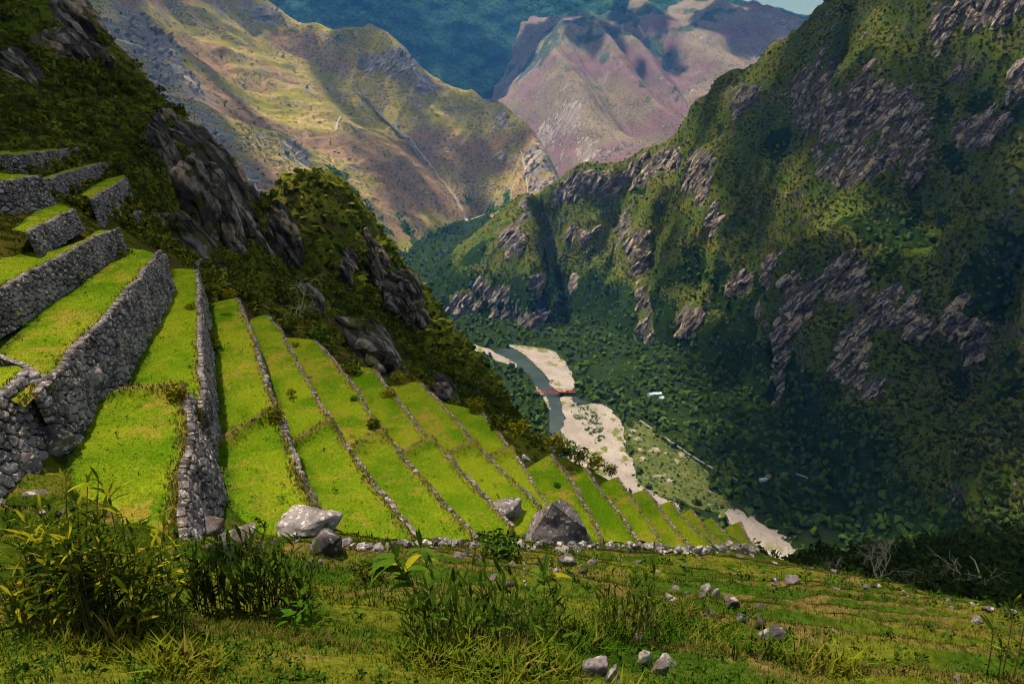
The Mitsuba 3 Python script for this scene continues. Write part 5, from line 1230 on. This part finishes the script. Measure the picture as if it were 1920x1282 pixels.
for i, (px, py, r_, h, lab, seed) in enumerate(BT):
    p = at_r(px, py, r_); p[2] = float(near_z(p[0], p[1])) - .2
    bare_tree(num('bare_tree', i), p, h, lab, seed)
# dark trees on the slope falling away to the right
P = []
for px in np.linspace(1440, 1990, 52):
    for k in range(5):
        r_ = math.exp(g.uniform(math.log(85), math.log(420)))
        d = ray(px + g.normal(0, 10), 641)[:2]; d = d / np.hypot(*d) * r_
        P.append([d[0], d[1]])
P = np.array(P); zz = near_z(P[:, 0], P[:, 1])
n_ = 0
for k, (q, z_) in enumerate(zip(P, zz)):
    s_ = g.uniform(1.0, 2.4) * (1 + np.hypot(*q) / 400)
    p = np.array([q[0], q[1], z_])
    top = (p + [0, 0, 2.2 * s_] - EYE)
    if 641 - (top @ UPV) / (top @ FWD) * FOC < np.interp(960 + top[0] / (top @ FWD) * FOC, [1400, 1480, 1600, 1750, 1990], [1010, 980, 930, 905, 890]): continue
    v, f = leafball(600 + k % 40, 170 if np.hypot(*q) < 170 else 80, .18 if np.hypot(*q) < 170 else .26)
    key = num('slope_tree', n_); n_ += 1
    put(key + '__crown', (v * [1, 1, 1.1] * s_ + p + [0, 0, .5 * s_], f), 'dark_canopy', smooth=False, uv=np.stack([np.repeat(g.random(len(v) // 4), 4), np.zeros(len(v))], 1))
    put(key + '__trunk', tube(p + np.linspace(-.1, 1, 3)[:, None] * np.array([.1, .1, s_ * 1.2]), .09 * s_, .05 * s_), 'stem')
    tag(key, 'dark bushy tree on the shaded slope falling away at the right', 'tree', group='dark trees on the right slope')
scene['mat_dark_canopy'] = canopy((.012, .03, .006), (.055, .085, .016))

# ------------------------------------------------------------------ built things in the valley
def solid(key, boxes, mat, **k):
    ms = []
    for c, e, yaw in boxes:
        m = trimesh.creation.box(e)
        m.apply_transform(trimesh.transformations.euler_matrix(0, 0, yaw)); m.apply_translation(c); ms.append(m)
    put(key, trimesh.util.concatenate(ms), mat, smooth=False, **k)
def flatcol(*c): return {'type': 'twosided', 'bsdf': {'type': 'diffuse', 'reflectance': {'type': 'rgb', 'value': list(c)}}}
scene['mat_red_steel'] = diffuse(lambda p, n, uv: mix(c3(.2, .035, .03), c3(.3, .07, .05), noise(p.x, p.y, p.z * 3)))
scene['mat_wall_white'] = diffuse(lambda p, n, uv: c3(.6, .58, .54) * (.8 + .3 * noise(p.x, p.y, p.z)))
scene['mat_roof_cyan'] = diffuse(lambda p, n, uv: mix(c3(.2, .5, .55), c3(.5, .68, .7), noise(p.x * .6, p.y * .6, 0)))
scene['mat_roof_white'] = diffuse(lambda p, n, uv: mix(c3(.6, .62, .62), c3(.8, .8, .8), noise(p.x * .6, p.y * .6, 0)))
scene['mat_roof_brown'] = diffuse(lambda p, n, uv: mix(c3(.2, .12, .08), c3(.35, .25, .18), noise(p.x * .6, p.y * .6, 0)))
scene['mat_window_dark'] = flatcol(.03, .035, .04)
scene['mat_concrete'] = diffuse(lambda p, n, uv: c3(.32, .3, .28) * (.7 + .5 * noise(p.x, p.y, p.z)))
scene['mat_pylon'] = flatcol(.55, .56, .58)
a, b = at_z(1000, 735, 5.5), at_z(1080, 735, 5.5)
dirb = (b - a) / np.linalg.norm(b - a); yaw = math.atan2(dirb[1], dirb[0]); Lb = np.linalg.norm(b - a); sideb = np.array([-dirb[1], dirb[0], 0])
mid_ = (a + b) / 2
solid('bridge__deck', [(mid_, (Lb, 5, .7), yaw)], 'red_steel')
for j, sd in enumerate((-1, 1)):
    nb = 9
    bx = [(mid_ + sideb * 2.5 * sd + [0, 0, 4.2], (Lb, .4, .4), yaw)]
    for k in range(nb + 1): bx.append((a + dirb * Lb * k / nb + sideb * 2.5 * sd + [0, 0, 2.2], (.4, .35, 4.2), yaw))
    put(num('bridge__truss', j) + '', trimesh.util.concatenate([trimesh.creation.box(e, transform=trimesh.transformations.translation_matrix(c) @ trimesh.transformations.euler_matrix(0, 0, y_)) for c, e, y_ in bx] +
        [trimesh.Trimesh(*tube([a + dirb * Lb * k / nb + sideb * 2.5 * sd + [0, 0, .3 if k % 2 else 4.2], a + dirb * Lb * (k + 1) / nb + sideb * 2.5 * sd + [0, 0, 4.2 if k % 2 else .3]], .2, .2, 4), process=False) for k in range(nb)]), 'red_steel', smooth=False)
solid('bridge__pier', [(a + dirb * Lb * .55 + [0, 0, -3], (4, 7, 5.6), yaw)], 'concrete')
tag('bridge', 'red steel truss bridge crossing the river at the bend', 'bridge')
rock_at('boulder_007', at_z(1044, 742, 0), (9, 7, 6), 91, 'rock mound around the pier of the red bridge', sink=.3)
def house(key, px, py, w_, d_, h_, yaw, roof, label, z=-.5):
    p = at_z(px, py, z)
    c_, s_ = math.cos(yaw), math.sin(yaw)
    solid(key + '__wall', [(p + [0, 0, h_ / 2], (w_, d_, h_), yaw)], 'wall_white')
    v = np.array([[-w_ / 2 - .6, -d_ / 2 - .6, h_ - .2], [w_ / 2 + .6, -d_ / 2 - .6, h_ - .2], [w_ / 2 + .6, d_ / 2 + .6, h_ - .2], [-w_ / 2 - .6, d_ / 2 + .6, h_ - .2], [-w_ / 2 - .6, 0, h_ + d_ * .28], [w_ / 2 + .6, 0, h_ + d_ * .28]])
    v = np.stack([v[:, 0] * c_ - v[:, 1] * s_, v[:, 0] * s_ + v[:, 1] * c_, v[:, 2]], 1) + p
    put(key + '__roof', (v, np.array([[0, 1, 5], [0, 5, 4], [2, 3, 4], [2, 4, 5], [0, 4, 3], [1, 2, 5], [0, 3, 2], [0, 2, 1]])), roof, smooth=False)
    for k in range(2):
        o = (k - .5) * w_ * .5
        solid(num(key + '__window', k), [(p + [c_ * o + s_ * (d_ / 2 + .03), s_ * o - c_ * (d_ / 2 + .03), h_ * .55], (w_ * .16, .12, h_ * .35), yaw)], 'window_dark')
    tag(key, label, 'house')
HS = [(1222, 742, 13, 7, 4, .5, 'roof_cyan', 'pale blue roofed house in the forest right of the bridge'), (1234, 741, 10, 6, 4, .2, 'roof_white', 'white roofed house touching the pale blue roofed one'), (1240, 749, 8, 6, 3.5, .9, 'roof_cyan', 'smaller blue roofed shed in front of the pale blue roofed house'), (1430, 902, 9, 5, 3.5, .3, 'roof_cyan', 'pale blue roofed house among the dark trees downstream'), (1440, 896, 7, 5, 3, .9, 'roof_brown', 'brown roofed shed beside the house downstream'),
      (800, 546, 16, 9, 5, .2, 'roof_white', 'white roofed house in the village up the valley'), (815, 540, 18, 8, 5, .6, 'roof_white', 'long white roofed house in the village, right of another'), (790, 553, 14, 8, 5, .3, 'roof_brown', 'brown roofed house in the village'), (822, 531, 16, 9, 5, .1, 'roof_white', 'upper white roofed house of the village'), (806, 559, 18, 9, 5, .4, 'roof_cyan', 'blue roofed house at the near end of the village'), (795, 535, 14, 9, 5, .8, 'roof_brown', 'brown roofed house at the back of the village'), (758, 508, 20, 8, 5, .3, 'roof_white', 'white roofed house alone above the village')]
for i, (px, py, w_, d_, h_, yw, rf, lab) in enumerate(HS):
    house(num('house', i), px, py, w_, d_, h_, yw, rf, lab)
# strips of road and path, draped on what they cross
def ribbon(key, pts, width, surf, mat, label, lift=1.2):
    q = np.array([spot(surf, px, py) for px, py in pts]) if surf is not None else np.array([at_z(px, py, 0) for px, py in pts])
    q = dense(q, 12)
    if surf is not None:
        tr = cKDTree(surf[:, :2]); _, ii = tr.query(q[:, :2]); q[:, 2] = np.maximum(q[:, 2], surf[ii, 2])
    d = np.gradient(q[:, :2], axis=0); d /= np.maximum(np.linalg.norm(d, axis=1, keepdims=True), 1e-6)
    sd = np.stack([-d[:, 1], d[:, 0], 0 * d[:, 0]], 1) * width / 2
    wv = (.7 + .6 * meshkit.noise(q / 25, 5))[:, None]
    cols = [q - sd * wv, q + [0, 0, lift], q + sd * wv]
    v = np.stack([c + [0, 0, lift * .6] for c in cols], 1).reshape(-1, 3)
    put(key, (v, grid_faces(len(q), 3)), mat, kind='structure', label=label)
scene['mat_scar'] = diffuse(lambda p, n, uv: mix(c3(.3, .26, .22), c3(.5, .46, .4), fbm(p.x / 8, p.y / 8, p.z / 8, 3)))
scene['mat_grey_scar'] = diffuse(lambda p, n, uv: mix(c3(.12, .12, .11), c3(.26, .25, .24), fbm(p.x / 8, p.y / 8, p.z / 8, 3)))
ribbon('path', [(715, 215), (760, 250), (800, 290), (830, 330), (858, 365), (880, 410), (905, 440)], 12, v5, 'scar', 'pale path and landslide scar running down the olive mountain', lift=2)
ribbon('path_001', [(670, 165), (710, 205), (760, 255), (800, 300)], 16, v5, 'grey_scar', 'grey gully scree above the pale path', lift=1.5)
ribbon('path_002', [(882, 408), (905, 398), (918, 405), (912, 416), (900, 420)], 7, v5, 'scar', 'road bends at the foot of the olive mountain', lift=2)
ribbon('path_003', [(970, 276), (974, 300), (980, 330), (986, 358)], 5, v5, 'scar', 'straight pale stairway climbing to the shoulder of the olive mountain', lift=2)
ribbon('path_004', [(640, 212), (638, 225), (636, 240)], 8, v5, 'scar', 'short white streak high on the olive mountain', lift=2)
ribbon('path_005', [(1080, 150), (1110, 190), (1140, 225), (1165, 275)], 6, v6, 'grey_scar', 'faint track on the red spurs', lift=3)
ribbon('road', [(1200, 788), (1240, 815), (1290, 850), (1340, 880), (1385, 900)], 4, None, 'grey_scar', 'pale road along the right bank through the meadow', lift=.5)
ribbon('road_001', [(1480, 885), (1510, 895), (1535, 905)], 5, None, 'grey_scar', 'short pale piece of road in the dark trees downstream', lift=1.5)
def pylon(key, p, h, label):
    V, Fc, o = [], [], 0
    base = h * .1
    for sx, sy in ((-1, -1), (1, -1), (1, 1), (-1, 1)):
        v, f = tube([p + [sx * base, sy * base, -2], p + [sx * base * .25, sy * base * .25, h * .7], p + [0, 0, h]], h * .012, h * .008, 4)
        V.append(v); Fc.append(f + o); o += len(v)
    put(key + '__mast', (np.vstack(V), np.vstack(Fc)), 'pylon')
    for k, z_ in enumerate((.66, .8, .92)):
        put(num(key + '__arm', k), tube([p + [-h * .14, 0, h * z_], p + [0, 0, h * (z_ + .02)], p + [h * .14, 0, h * z_]], h * .008, h * .008, 4), 'pylon')
    tag(key, label, 'pylon')
for i, (px, py, hpx, surf, lab) in enumerate([(1170, 52, 16, v6, 'power pylon on the top of the far red spurs'), (1157, 124, 20, v6, 'power pylon in the middle of the red spurs'), (1122, 244, 18, v6, 'power pylon low on the front red spur'), (701, 54, 14, v5, 'power pylon on the crest of the olive mountain'), (1111, 58, 10, v6, 'faint far pylon left of the highest one'), (830, 185, 10, v5, 'small pylon on the saddle of the olive mountain'), (858, 235, 12, v5, 'thin pylon below the saddle'), (900, 312, 12, v5, 'thin pylon on the brown slope above the path'), (926, 350, 12, v5, 'lowest pylon on the brown slope')]):
    p = spot(surf, px, py)
    pylon(num('pylon', i), p, hpx * reach(p) / FOC, lab)
